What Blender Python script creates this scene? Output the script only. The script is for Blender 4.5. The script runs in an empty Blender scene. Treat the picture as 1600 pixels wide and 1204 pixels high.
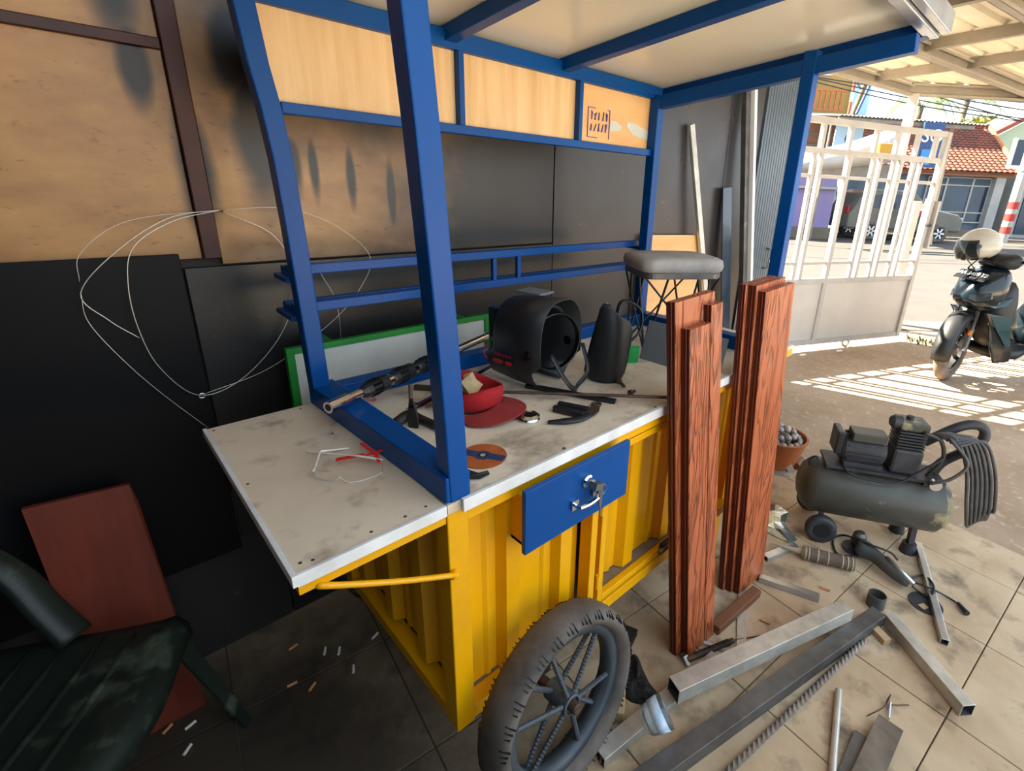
import bpy, bmesh, math, random
from mathutils import Vector, Matrix, Quaternion
random.seed(7)
S = bpy.context.scene
COL = S.collection
PI = math.pi
# ------------------------------------------------------------------ camera, sky, sun, exposure
cam = bpy.data.cameras.new('camera')
cam_o = bpy.data.objects.new('camera', cam)
COL.objects.link(cam_o)
cam.sensor_width = 36.0
cam.lens = 36.0 * 775.53 / 1600
cam.shift_x = -100.58 / 1600
cam.shift_y = -45.16 / 1600
cam.clip_start = 0.02
cam.clip_end = 500
_r = Vector((0.70496346, -0.70799659, 0.04203989))
_u = Vector((0.2039934, 0.2591754, 0.94404174))
_f = Vector((0.67927404, 0.65693907, -0.32713582))
cam_o.matrix_world = Matrix(((_r.x, _u.x, -_f.x, -0.3893), (_r.y, _u.y, -_f.y, -0.6862),
                             (_r.z, _u.z, -_f.z, 1.4061), (0, 0, 0, 1)))
S.camera = cam_o
S.view_settings.view_transform = 'Standard'
S.view_settings.look = 'None'
S.view_settings.gamma = 1.0
S.view_settings.exposure = 3.05
S.view_settings.use_curve_mapping = False

w = bpy.data.worlds.new('sky')
S.world = w
w.use_nodes = True
nt = w.node_tree
nt.nodes.clear()
_o = nt.nodes.new('ShaderNodeOutputWorld')
_b = nt.nodes.new('ShaderNodeBackground')
_g = nt.nodes.new('ShaderNodeNewGeometry')
_s = nt.nodes.new('ShaderNodeSeparateXYZ')
_c = nt.nodes.new('ShaderNodeValToRGB')
nt.links.new(_g.outputs['Incoming'], _s.inputs[0])
_m = nt.nodes.new('ShaderNodeMath')
_m.operation = 'MULTIPLY'
_m.inputs[1].default_value = -1.0
nt.links.new(_s.outputs['Z'], _m.inputs[0])
nt.links.new(_m.outputs[0], _c.inputs[0])
_c.color_ramp.elements[0].color = (0.54, 0.59, 0.62, 1)
_c.color_ramp.elements[1].color = (0.42, 0.49, 0.58, 1)
_e = _c.color_ramp.elements.new(0.25)
_e.color = (0.47, 0.56, 0.66, 1)
nt.links.new(_c.outputs[0], _b.inputs['Color'])
_b.inputs['Strength'].default_value = 0.62
nt.links.new(_b.outputs[0], _o.inputs['Surface'])

sun = bpy.data.lights.new('sun', 'SUN')
sun.energy = 8.0
sun.color = (1.0, 0.87, 0.68)
sun.angle = math.radians(0.55)
sun_o = bpy.data.objects.new('sun', sun)
COL.objects.link(sun_o)
_sd = Vector((0.30 * 0.75, -0.954 * 0.75, -0.66))
sun_o.rotation_euler = (-_sd).to_track_quat('Z', 'Y').to_euler()
sun_o.location = (2, 8, 9)

# ------------------------------------------------------------------ helpers: materials
def H(h):
    h = h.lstrip('#')
    v = [int(h[i:i + 2], 16) / 255 for i in (0, 2, 4)]
    return tuple(c / 12.92 if c <= 0.04045 else ((c + 0.055) / 1.055) ** 2.4 for c in v) + (1.0,)

def _map(nt, coords, stretch):
    if coords == 'world':
        g = nt.nodes.new('ShaderNodeNewGeometry').outputs['Position']
    else:
        g = nt.nodes.new('ShaderNodeTexCoord').outputs['Object']
    mp = nt.nodes.new('ShaderNodeMapping')
    mp.inputs['Scale'].default_value = stretch
    nt.links.new(g, mp.inputs['Vector'])
    return mp.outputs['Vector']

def _noise(nt, vec, scale, detail=4, rough=0.6, dist=0.0):
    n = nt.nodes.new('ShaderNodeTexNoise')
    n.inputs['Scale'].default_value = scale
    n.inputs['Detail'].default_value = detail
    n.inputs['Roughness'].default_value = rough
    n.inputs['Distortion'].default_value = dist
    nt.links.new(vec, n.inputs['Vector'])
    return n.outputs['Fac']

def _ramp(nt, val, lo, hi, c0=(0, 0, 0, 1), c1=(1, 1, 1, 1)):
    r = nt.nodes.new('ShaderNodeValToRGB')
    r.color_ramp.elements[0].position = lo
    r.color_ramp.elements[1].position = hi
    r.color_ramp.elements[0].color = c0
    r.color_ramp.elements[1].color = c1
    nt.links.new(val, r.inputs[0])
    return r.outputs['Color']

def _mix(nt, fac, a, b):
    m = nt.nodes.new('ShaderNodeMix')
    m.data_type = 'RGBA'
    for i, v in ((0, fac), (6, a), (7, b)):
        if hasattr(v, 'is_output'):
            nt.links.new(v, m.inputs[i])
        else:
            m.inputs[i].default_value = v
    return m.outputs[2]

def _bump(nt, bsdf, h, strength, dist=0.01):
    b = nt.nodes.new('ShaderNodeBump')
    b.inputs['Strength'].default_value = strength
    b.inputs['Distance'].default_value = dist
    nt.links.new(h, b.inputs['Height'])
    nt.links.new(b.outputs[0], bsdf.inputs['Normal'])

def mat(name, c1, c2=None, rough=0.5, metal=0.0, scale=6, stretch=(1, 1, 1), lo=0.35, hi=0.65, bump=0.0, bscale=40,
        coords='object', c3=None, s3=25, lo3=0.6, hi3=0.75, rvar=0.0, detail=5, dist=0.0, trans=0.0, ior=1.45, spec=None, k=1.0):
    m = bpy.data.materials.new(name)
    m.use_nodes = True
    nt = m.node_tree
    b = nt.nodes['Principled BSDF']
    b.inputs['Roughness'].default_value = rough
    b.inputs['Metallic'].default_value = metal
    b.inputs['Transmission Weight'].default_value = trans
    b.inputs['IOR'].default_value = ior
    if spec is not None:
        b.inputs['Specular IOR Level'].default_value = spec
    def HK(h):
        q = H(h)
        return (q[0] * k, q[1] * k, q[2] * k, 1.0)
    c1 = HK(c1)
    b.inputs['Base Color'].default_value = c1
    m.diffuse_color = c1
    if c2 or bump or c3:
        v = _map(nt, coords, stretch)
        n = _noise(nt, v, scale, detail, 0.6, dist)
        col = c1
        if c2:
            col = _mix(nt, _ramp(nt, n, lo, hi), c1, HK(c2))
        if c3:
            n3 = _noise(nt, v, s3, 6)
            col = _mix(nt, _ramp(nt, n3, lo3, hi3), col, HK(c3))
        if c2 or c3:
            nt.links.new(col, b.inputs['Base Color'])
        if bump:
            _bump(nt, b, _noise(nt, v, bscale, 4), bump)
        if rvar:
            r = nt.nodes.new('ShaderNodeMapRange')
            r.inputs['To Min'].default_value = max(0.02, rough - rvar)
            r.inputs['To Max'].default_value = min(1, rough + rvar)
            nt.links.new(_noise(nt, v, scale * 2, 4), r.inputs['Value'])
            nt.links.new(r.outputs[0], b.inputs['Roughness'])
    return m

# ------------------------------------------------------------------ helpers: geometry
V = Vector
class MB:
    def __init__(self):
        self.bm = bmesh.new()
    def quads(self, vs, fs):
        bv = [self.bm.verts.new(v) for v in vs]
        for f in fs:
            try:
                self.bm.faces.new([bv[i] for i in f])
            except ValueError:
                pass
        return self
    def box(self, a, b):
        (x0, y0, z0), (x1, y1, z1) = a, b
        vs = [(x0, y0, z0), (x1, y0, z0), (x1, y1, z0), (x0, y1, z0), (x0, y0, z1), (x1, y0, z1), (x1, y1, z1), (x0, y1, z1)]
        return self.quads(vs, [(0, 3, 2, 1), (4, 5, 6, 7), (0, 1, 5, 4), (1, 2, 6, 5), (2, 3, 7, 6), (3, 0, 4, 7)])
    def obox(self, c, ax, ay, az):
        """box about c with half vectors ax, ay, az"""
        c, ax, ay, az = V(c), V(ax), V(ay), V(az)
        vs = [c + i * ax + j * ay + k * az for k in (-1, 1) for j in (-1, 1) for i in (-1, 1)]
        return self.quads(vs, [(0, 2, 3, 1), (4, 5, 7, 6), (0, 1, 5, 4), (1, 3, 7, 5), (3, 2, 6, 7), (2, 0, 4, 6)])
    def bar(self, a, b, w, h, up=(0, 0, 1)):
        """square bar from a to b, width w (sideways), height h (towards up)"""
        a, b, up = V(a), V(b), V(up)
        d = (b - a)
        s = d.cross(up).normalized()
        u = s.cross(d).normalized()
        return self.obox((a + b) / 2, d / 2, s * w / 2, u * h / 2)
    def prism(self, poly, ext):
        """polygon (list of 3-D points) swept by ext"""
        n = len(poly)
        e = V(ext)
        vs = [V(p) for p in poly] + [V(p) + e for p in poly]
        fs = [tuple(range(n))[::-1], tuple(range(n, 2 * n))] + [(i, (i + 1) % n, n + (i + 1) % n, n + i) for i in range(n)]
        return self.quads(vs, fs)
    def tube(self, pts, r, n=8, closed=False, flat=None):
        pts = [V(p) for p in pts]
        m = len(pts)
        rs = r if isinstance(r, (list, tuple)) else [r] * m
        rings = []
        prev = None
        for i, p in enumerate(pts):
            if closed:
                t = pts[(i + 1) % m] - pts[i - 1]
            else:
                t = pts[min(i + 1, m - 1)] - pts[max(i - 1, 0)]
            t = t.normalized() if t.length > 1e-9 else V((0, 0, 1))
            if prev is None:
                a = V((0, 0, 1)) if abs(t.z) < 0.9 else V((1, 0, 0))
                s = t.cross(a).normalized()
            else:
                s = (prev - t * prev.dot(t)).normalized()
            prev = s
            u = t.cross(s)
            rings.append([self.bm.verts.new(p + (s * math.cos(2 * PI * k / n) + u * math.sin(2 * PI * k / n) * (flat or 1)) * rs[i]) for k in range(n)])
        for i in range(m if closed else m - 1):
            A, B = rings[i], rings[(i + 1) % m]
            for k in range(n):
                self.bm.faces.new((A[k], A[(k + 1) % n], B[(k + 1) % n], B[k]))
        if not closed:
            self.bm.faces.new(rings[0][::-1])
            self.bm.faces.new(rings[-1])
        return self
    def lathe(self, prof, org=(0, 0, 0), axis=(0, 0, 1), n=32, closed=False):
        """profile of (radius, height) pairs turned about axis"""
        ax = V(axis).normalized()
        a = V((1, 0, 0)) if abs(ax.x) < 0.8 else V((0, 1, 0))
        u = ax.cross(a).normalized()
        w_ = ax.cross(u)
        org = V(org)
        rings = []
        for (r, h) in prof:
            if r < 1e-6:
                rings.append([self.bm.verts.new(org + ax * h)])
            else:
                rings.append([self.bm.verts.new(org + ax * h + (u * math.cos(2 * PI * k / n) + w_ * math.sin(2 * PI * k / n)) * r) for k in range(n)])
        P = len(rings)
        for i in range(P if closed else P - 1):
            A, B = rings[i], rings[(i + 1) % P]
            for k in range(n):
                k2 = (k + 1) % n
                f = [A[k % len(A)], A[k2 % len(A)], B[k2 % len(B)], B[k % len(B)]]
                f2 = []
                for q in f:
                    if q not in f2:
                        f2.append(q)
                if len(f2) > 2:
                    try:
                        self.bm.faces.new(f2)
                    except ValueError:
                        pass
        if not closed:
            for R_, rev in ((rings[0], True), (rings[-1], False)):
                if len(R_) > 2:
                    try:
                        self.bm.faces.new(R_[::-1] if rev else R_)
                    except ValueError:
                        pass
        return self
    def loft(self, secs, cap=True, closed=True):
        """sections (equal-length lists of points) joined in order"""
        rings = [[self.bm.verts.new(V(p)) for p in s] for s in secs]
        n = len(rings[0])
        for A, B in zip(rings, rings[1:]):
            for k in range(n if closed else n - 1):
                self.bm.faces.new((A[k], A[(k + 1) % n], B[(k + 1) % n], B[k]))
        if cap and closed:
            self.bm.faces.new(rings[0][::-1])
            self.bm.faces.new(rings[-1])
        return self
    def ball(self, c, r, n=12, sq=(1, 1, 1)):
        m = Matrix.Translation(V(c)) @ Matrix.Diagonal((r * sq[0], r * sq[1], r * sq[2], 1))
        bmesh.ops.create_uvsphere(self.bm, u_segments=n, v_segments=max(6, n // 2), radius=1, matrix=m)
        return self
    def xform(self, M_):
        bmesh.ops.transform(self.bm, matrix=M_, verts=self.bm.verts)
        return self
    def build(self, name, m, parent=None, bevel=0.0, smooth=False, solid=0.0, sub=0, label=None):
        bmesh.ops.recalc_face_normals(self.bm, faces=self.bm.faces)
        if parent is not None:
            o = base_of(parent)
            bmesh.ops.translate(self.bm, verts=self.bm.verts, vec=-o)
        me = bpy.data.meshes.new(name)
        self.bm.to_mesh(me)
        self.bm.free()
        if smooth:
            me.shade_smooth()
        ob = bpy.data.objects.new(name, me)
        COL.objects.link(ob)
        me.materials.append(m)
        if parent is not None:
            ob.parent = parent
        if solid:
            k = ob.modifiers.new('solid', 'SOLIDIFY')
            k.thickness = solid
            k.offset = 0
        if bevel:
            k = ob.modifiers.new('bevel', 'BEVEL')
            k.width = bevel
            k.segments = 2
            k.limit_method = 'ANGLE'
        if sub:
            k = ob.modifiers.new('sub', 'SUBSURF')
            k.levels = k.render_levels = sub
        if smooth:
            k = ob.modifiers.new('wn', 'WEIGHTED_NORMAL') if bevel else None
        if label:
            ob['label'] = label
        return ob

def base_of(o):
    v = V((0, 0, 0))
    while o is not None:
        v = v + o.location
        o = o.parent
    return v

def thing(name, label, cat, loc=(0, 0, 0), group=None):
    o = bpy.data.objects.new(name, None)
    o.empty_display_size = 0.1
    COL.objects.link(o)
    o.location = loc
    return tag(o, label, cat, group)

def tag(o, label, cat, group=None):
    o['label'] = label
    o['category'] = cat
    if group:
        o['group'] = group
    return o

def struct(o):
    o['kind'] = 'structure'
    return o

def lone(o, label, cat, group=None):
    """a thing that is one mesh: move its origin to the middle of its base"""
    me = o.data
    xs = [v.co for v in me.vertices]
    c = V(((min(v.x for v in xs) + max(v.x for v in xs)) / 2, (min(v.y for v in xs) + max(v.y for v in xs)) / 2, min(v.z for v in xs)))
    me.transform(Matrix.Translation(-c))
    o.location = c
    return tag(o, label, cat, group)

def copy_tree(o, parent=None):
    c = o.copy()
    COL.objects.link(c)
    c.parent = parent
    for ch in o.children:
        copy_tree(ch, c)
    return c

def text_mesh(name, body, size, m, parent, M_, depth=0.0008, sx=1.0):
    cu = bpy.data.curves.new(name, 'FONT')
    cu.body = body
    cu.size = size
    cu.extrude = depth
    cu.align_x = 'CENTER'
    cu.align_y = 'CENTER'
    t = bpy.data.objects.new(name, cu)
    me = bpy.data.meshes.new_from_object(t)
    bpy.data.objects.remove(t)
    me.transform(M_ @ Matrix.Diagonal((sx, 1, 1, 1)))
    if parent is not None:
        me.transform(Matrix.Translation(-base_of(parent)))
    me.materials.append(m)
    ob = bpy.data.objects.new(name, me)
    COL.objects.link(ob)
    ob.parent = parent
    return ob

def frame(o, x, z):
    """matrix at o with local x axis and local z axis (y completes it)"""
    x = V(x).normalized()
    z = V(z).normalized()
    z = (z - x * z.dot(x)).normalized()
    y = z.cross(x)
    return Matrix(((x.x, y.x, z.x, o[0]), (x.y, y.y, z.y, o[1]), (x.z, y.z, z.z, o[2]), (0, 0, 0, 1)))

def arc(c, r, a0, a1, n, u=(1, 0, 0), v=(0, 1, 0)):
    c, u, v = V(c), V(u), V(v)
    return [c + (u * math.cos(a0 + (a1 - a0) * i / n) + v * math.sin(a0 + (a1 - a0) * i / n)) * r for i in range(n + 1)]

def smooth_path(pts, k=6):
    """Catmull-Rom through the points"""
    P = [V(p) for p in pts]
    P = [P[0] * 2 - P[1]] + P + [P[-1] * 2 - P[-2]]
    out = []
    for i in range(1, len(P) - 2):
        for j in range(k):
            t = j / k
            a, b, c, d = P[i - 1], P[i], P[i + 1], P[i + 2]
            out.append(0.5 * ((2 * b) + (c - a) * t + (2 * a - 5 * b + 4 * c - d) * t * t + (3 * b - a - 3 * c + d) * t ** 3))
    out.append(P[-2])
    return out

# ------------------------------------------------------------------ materials
M_blue = mat('blue_paint', '#005fb8', '#0058aa', k=0.56, spec=0.22, rough=0.36, scale=3, bump=0.03, bscale=60)
M_yellow = mat('yellow_paint', '#e8aa00', '#dc9c00', rough=0.34, scale=4, bump=0.02, bscale=30)
M_white_al = mat('white_edging', '#e8e8e6', '#cfcfcb', rough=0.35, scale=12)
M_counter = mat('dirty_laminate', '#e4d5bc', '#cbb99f', rough=0.45, scale=6, lo=0.4, hi=0.7, c3='#7c6e5d', s3=10, lo3=0.52, hi3=0.78, detail=9)
M_flap = mat('flap_laminate', '#e4d4ba', '#d2c2a8', rough=0.42, scale=4, lo=0.4, hi=0.75, c3='#8a7b68', s3=12, lo3=0.56, hi3=0.80, detail=9)
M_ply = mat('pale_plywood', '#e6c28f', '#d0a36c', rough=0.6, scale=3.4, stretch=(9, 6, 0.7), lo=0.35, hi=0.75, c3='#cf9f63', s3=9, lo3=0.66, hi3=0.8)
M_ply2 = mat('knotty_plywood', '#e6b87e', '#d6a265', rough=0.62, scale=3.0, stretch=(1, 6, 5), lo=0.3, hi=0.75)
M_cream = mat('cream_roof_sheet', '#f8efd9', '#efe5cd', rough=0.2, scale=2)
M_alu = mat('aluminium', '#c9cdd0', '#b4b8bb', rough=0.3, metal=0.85, scale=8)
M_chrome = mat('chrome', '#d8d8da', rough=0.12, metal=1.0)
M_steel = mat('worn_steel', '#8c8a86', '#6d6a66', rough=0.38, metal=0.8, scale=12)
M_galv = mat('galvanised_steel', '#c9c7be', '#b3b0a6', rough=0.42, metal=0.55, scale=14, lo=0.4, hi=0.6, c3='#8a7f6c', s3=8, lo3=0.62, hi3=0.8)
M_galv_d = mat('dull_steel', '#6f6f6e', '#565452', rough=0.45, metal=0.6, scale=10, c3='#8d8a84', s3=16, lo3=0.6, hi3=0.8)
M_rust = mat('rusty_steel', '#5f4a3c', '#45372f', rough=0.6, metal=0.4, scale=20)
M_black = mat('black_plastic', '#17191b', '#202326', rough=0.42, scale=6)
M_black_g = mat('gloss_black', '#0d0f11', rough=0.2)
M_rubber = mat('tyre_rubber', '#46413c', '#68615a', rough=0.75, scale=9, c3='#6a6259', s3=18, lo3=0.6, hi3=0.8)
M_grey_rim = mat('grey_painted_iron', '#4b545b', '#3a4046', rough=0.5, scale=10, metal=0.2)
M_dark_iron = mat('dark_iron', '#3b3632', '#2b2724', rough=0.55, metal=0.4, scale=15)
M_red_cap = mat('red_cloth', '#a3161c', '#8c1016', rough=0.85, scale=9, bump=0.15, bscale=250)
M_red_brim = mat('faded_red_cloth', '#93302a', '#842522', rough=0.85, scale=9, bump=0.15, bscale=250)
M_paper = mat('brown_paper', '#cbb488', '#b89c6c', rough=0.8, scale=20)
M_disc = mat('abrasive_orange', '#b4602a', '#a04f1e', rough=0.75, scale=18, c3='#6d4528', s3=30, lo3=0.62, hi3=0.75)
M_disc_b = mat('disc_blue_print', '#28446e', '#22375a', rough=0.6, scale=20)
M_fabric = mat('grey_velvet', '#a8a29c', '#96908a', rough=0.9, scale=14, bump=0.1, bscale=120)
M_green = mat('green_paint', '#1d8a2e', '#18772a', rough=0.45, scale=6)
M_board = mat('white_board', '#cfcfc6', '#b9b9ae', rough=0.5, scale=5, c3='#8d8d84', s3=30, lo3=0.68, hi3=0.8)
M_lens = mat('clear_lens', '#ffffff', rough=0.03, trans=1.0, ior=1.06)
M_red = mat('red_strap', '#d8201c', rough=0.6)
M_strap_w = mat('clear_temple', '#e9e3d8', rough=0.2)
M_redwood = None
def moulding_mat():
    m = bpy.data.materials.new('embossed_redwood')
    m.use_nodes = True
    nt = m.node_tree
    b = nt.nodes['Principled BSDF']
    b.inputs['Roughness'].default_value = 0.33
    v = _map(nt, 'world', (14, 14, 1.1))
    n = _noise(nt, v, 1.0, 3, 0.5, 0.6)
    mu = nt.nodes.new('ShaderNodeMath')
    mu.operation = 'MULTIPLY'
    mu.inputs[1].default_value = 11.0
    nt.links.new(n, mu.inputs[0])
    fr = nt.nodes.new('ShaderNodeMath')
    fr.operation = 'PINGPONG'
    fr.inputs[1].default_value = 0.5
    nt.links.new(mu.outputs[0], fr.inputs[0])
    g = _ramp(nt, fr.outputs[0], 0.02, 0.20)
    fine = _noise(nt, _map(nt, 'world', (160, 160, 5)), 1.0, 4, 0.6)
    col = _mix(nt, g, H('#5a2412'), H('#b56238'))
    col = _mix(nt, _ramp(nt, fine, 0.35, 0.7), col, H('#9a4c2a'))
    nt.links.new(col, b.inputs['Base Color'])
    ad = nt.nodes.new('ShaderNodeMath')
    ad.operation = 'MULTIPLY_ADD'
    ad.inputs[1].default_value = 0.4
    nt.links.new(fine, ad.inputs[0])
    nt.links.new(g, ad.inputs[2])
    _bump(nt, b, ad.outputs[0], 0.9, 0.003)
    return m
M_redwood = moulding_mat()
M_redwood_d = mat('redwood_edge', '#6f2c1a', '#57200f', rough=0.4, scale=4, stretch=(20, 20, 0.6), bump=0.2, bscale=9)
M_brownwood = mat('brown_offcut', '#7d5338', '#6a432b', rough=0.6, scale=3, stretch=(1, 1, 8))
M_block = mat('pale_wood', '#c0a27b', '#a78a65', rough=0.7, scale=12)
M_redboard = mat('red_brown_board', '#78301f', '#66281a', rough=0.5, scale=2, stretch=(12, 12, 1))
M_chair = mat('dark_green_plastic', '#1c2720', '#161f19', rough=0.45, scale=5, c3='#6d7a66', s3=6, lo3=0.56, hi3=0.80)
M_wire = mat('bright_wire', '#d8d4cc', rough=0.3, metal=0.7)
M_greymetal = mat('grey_primer', '#70777b', '#666c70', rough=0.5, scale=4)
M_comp = mat('compressor_paint', '#45443c', '#393832', rough=0.42, scale=8, c3='#8d8263', s3=4.0, lo3=0.54, hi3=0.60)
M_comp_d = mat('compressor_dark', '#38383c', '#2a2a2d', rough=0.55, scale=20)
M_hose = mat('grey_hose', '#3d3b3c', '#504d4c', rough=0.5, scale=20)
M_terra = mat('terracotta', '#a9602f', '#96532a', rough=0.6, scale=7)
M_foilball = mat('grey_ball', '#a9a4a0', '#8f8a86', rough=0.4, metal=0.3, scale=20)
M_foil = mat('silver_foil', '#cfd2cf', '#9fb09a', rough=0.18, metal=0.8, scale=9, bump=0.5, bscale=22)
M_pet = mat('clear_plastic', '#eef6fa', rough=0.06, trans=0.92, ior=1.4)
M_petlabel = mat('blue_label', '#9fc6e2', '#e6ecf2', rough=0.4, scale=30)
M_butt = mat('cigarette_tan', '#c98f5c', '#b87d4a', rough=0.8, scale=30)
M_butt_w = mat('cigarette_white', '#d9d4ca', rough=0.8)
M_gate = mat('white_gate_paint', '#d6d4cf', '#c4c2bd', rough=0.45, scale=6, k=0.65)
M_gatep = mat('pale_grey_sheet', '#d2d0ca', '#c8c6c0', rough=0.5, scale=3, k=0.8)
M_purlin = mat('galv_purlin', '#a8a296', '#9a9488', rough=0.5, metal=0.25, scale=5, k=0.85)
M_roofsheet = mat('cream_corrugated', '#e6dfcc', '#d8d0ba', rough=0.45, scale=4, k=0.95)
M_scoot = mat('dark_teal_gloss', '#14232b', '#10191f', rough=0.16, scale=3)
M_scoot_b = mat('scooter_black', '#111417', '#191c20', rough=0.5, scale=8)
M_teal = mat('teal_panel', '#1d4a55', rough=0.2, k=0.6)
M_helm = mat('cream_gloss', '#e4dccb', '#d9d0bd', rough=0.22, scale=4, k=0.6)
M_visor = mat('smoked_visor', '#1d2226', rough=0.08)
M_white = mat('white_paint', '#e4e4e2', rough=0.5)
M_orange = mat('orange_lens', '#e07818', rough=0.3)
M_seat = mat('seat_vinyl', '#1b1d20', '#232529', rough=0.6, scale=10)
M_road = mat('asphalt', '#504d49', '#484541', rough=0.9, scale=2, coords='world', bump=0.2, bscale=60, k=0.55)
M_dirt = mat('packed_dirt', '#b09a82', '#9a8267', rough=0.95, scale=2.2, coords='world', lo=0.35, hi=0.7, c3='#c2b29c', s3=26, lo3=0.56, hi3=0.72, bump=0.6, bscale=30, k=0.95)
M_apron = mat('pale_concrete', '#857c6e', '#776e60', rough=0.9, scale=1.5, coords='world', bump=0.2, bscale=40, k=0.55)
M_grout = mat('dark_grout', '#66584a', rough=0.95)
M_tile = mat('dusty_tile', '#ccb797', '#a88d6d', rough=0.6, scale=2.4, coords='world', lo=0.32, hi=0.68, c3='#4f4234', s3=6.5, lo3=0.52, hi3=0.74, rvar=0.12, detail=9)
M_cup = mat('dark_grey_pipe', '#4c5050', '#3d4040', rough=0.5, scale=20)
M_handle = mat('wrapped_handle', '#6c5d4e', '#5a4d40', rough=0.8, scale=30)
M_handle_l = mat('pale_band', '#b5a58d', rough=0.8)
M_grind = mat('dusty_grinder', '#4d4a42', '#3f4a48', rough=0.6, scale=9)
M_rag = mat('black_rag', '#131313', '#1c1c1c', rough=0.6, scale=20, bump=0.5, bscale=40)
M_purple = mat('purple_ink', '#5b4a9a', rough=0.8)
M_logo = mat('faded_red_print', '#7e1a2a', rough=0.6)
M_logo2 = mat('bright_red_print', '#b01e20', rough=0.6)
M_doorblue = mat('slate_blue_panel', '#5a6b79', '#4e5f6d', rough=0.35, scale=3, k=0.8)
M_cementwhite = mat('pale_render', '#c9ccca', '#b5bab8', rough=0.85, scale=1.5, k=0.55)
M_bluewall = mat('blue_grey_render', '#6f8494', '#62778a', rough=0.8, scale=1.2, k=0.55)
M_window = mat('dark_window_glass', '#1d2b3b', '#24384c', rough=0.12, scale=1)
M_rooftile = mat('clay_roof_tile', '#96492f', '#5f3c34', rough=0.8, scale=1.8, lo=0.35, hi=0.65, c3='#5b3a2e', s3=4, lo3=0.55, hi3=0.7, k=0.55)
M_yellowwall = mat('ochre_render', '#caa75e', '#bd9850', rough=0.85, scale=1, k=0.55)
M_violet = mat('lavender_render', '#a89bd0', '#9c8fc6', rough=0.8, scale=1, k=0.55)
M_grain = mat('weathered_metal', '#a09a90', '#87817a', rough=0.7, scale=3, k=0.55)
M_pole = mat('pale_pole', '#cfc8bd', '#bdb4a6', rough=0.7, scale=5, k=0.55)
M_redband = mat('red_band', '#c8302c', rough=0.6, k=0.55)
M_redpole = mat('red_pole_paint', '#d0603c', '#c85030', rough=0.6, scale=3, k=0.55)
M_car = mat('grey_car_paint', '#77786f', '#6d6e66', rough=0.28, scale=2, k=0.55)
M_sign_b = mat('sign_blue', '#23508a', rough=0.5, k=0.55)
M_sign_n = mat('sign_navy', '#33475c', rough=0.5, k=0.55)
M_sign_lb = mat('sign_light_blue', '#3f9ae0', rough=0.5, k=0.55)
M_tarp = mat('pale_tarpaulin', '#d5d2ca', '#c6c2b8', rough=0.8, scale=1.2, k=0.55)
M_bucket_y = mat('amber_bucket', '#d8a43a', rough=0.5, k=0.55)
M_palm = mat('palm_green', '#6f8a4a', '#8fa05a', rough=0.6, scale=3, k=0.55)
M_palmy = mat('palm_yellow', '#a8a83e', '#c2b84a', rough=0.6, scale=3, k=0.55)
M_trunk = mat('palm_trunk', '#7d6f5c', '#6c5f4e', rough=0.9, scale=4, k=0.55)
M_cable = mat('cable_black', '#23252c', rough=0.6)
M_greenh = mat('pale_green_render', '#b3c0a4', rough=0.8, k=0.55)
M_weed = mat('weed_green', '#5d7030', rough=0.8, k=0.55)
M_bounce_slab = mat('bounce_concrete', '#dcd3c4', '#cfc3b0', rough=0.9, scale=1.2, coords='world')  # kept pale for the added bounce slab

def shade_floor(m, X, Y, R0):
    """shade of a floor corner painted into the tile colour, with a noisy edge"""
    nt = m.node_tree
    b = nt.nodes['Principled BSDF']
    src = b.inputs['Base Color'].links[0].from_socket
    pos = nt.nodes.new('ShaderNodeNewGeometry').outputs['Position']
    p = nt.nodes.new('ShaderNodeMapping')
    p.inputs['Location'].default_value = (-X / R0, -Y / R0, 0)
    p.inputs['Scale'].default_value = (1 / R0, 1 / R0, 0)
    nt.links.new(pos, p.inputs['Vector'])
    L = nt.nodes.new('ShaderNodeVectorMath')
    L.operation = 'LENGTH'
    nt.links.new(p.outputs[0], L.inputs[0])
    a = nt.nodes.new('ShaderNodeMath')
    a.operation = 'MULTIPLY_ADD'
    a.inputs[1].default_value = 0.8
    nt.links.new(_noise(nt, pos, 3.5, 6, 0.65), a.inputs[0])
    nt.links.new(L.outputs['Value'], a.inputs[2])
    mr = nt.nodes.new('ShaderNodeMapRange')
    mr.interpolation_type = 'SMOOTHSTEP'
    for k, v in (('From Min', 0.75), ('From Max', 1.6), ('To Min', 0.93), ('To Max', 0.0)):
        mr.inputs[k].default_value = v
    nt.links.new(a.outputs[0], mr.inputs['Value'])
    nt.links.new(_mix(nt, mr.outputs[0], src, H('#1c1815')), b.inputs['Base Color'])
shade_floor(M_tile, -0.50, 0.35, 0.90)  # dark left corner: its shade is put into the tile colour

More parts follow.
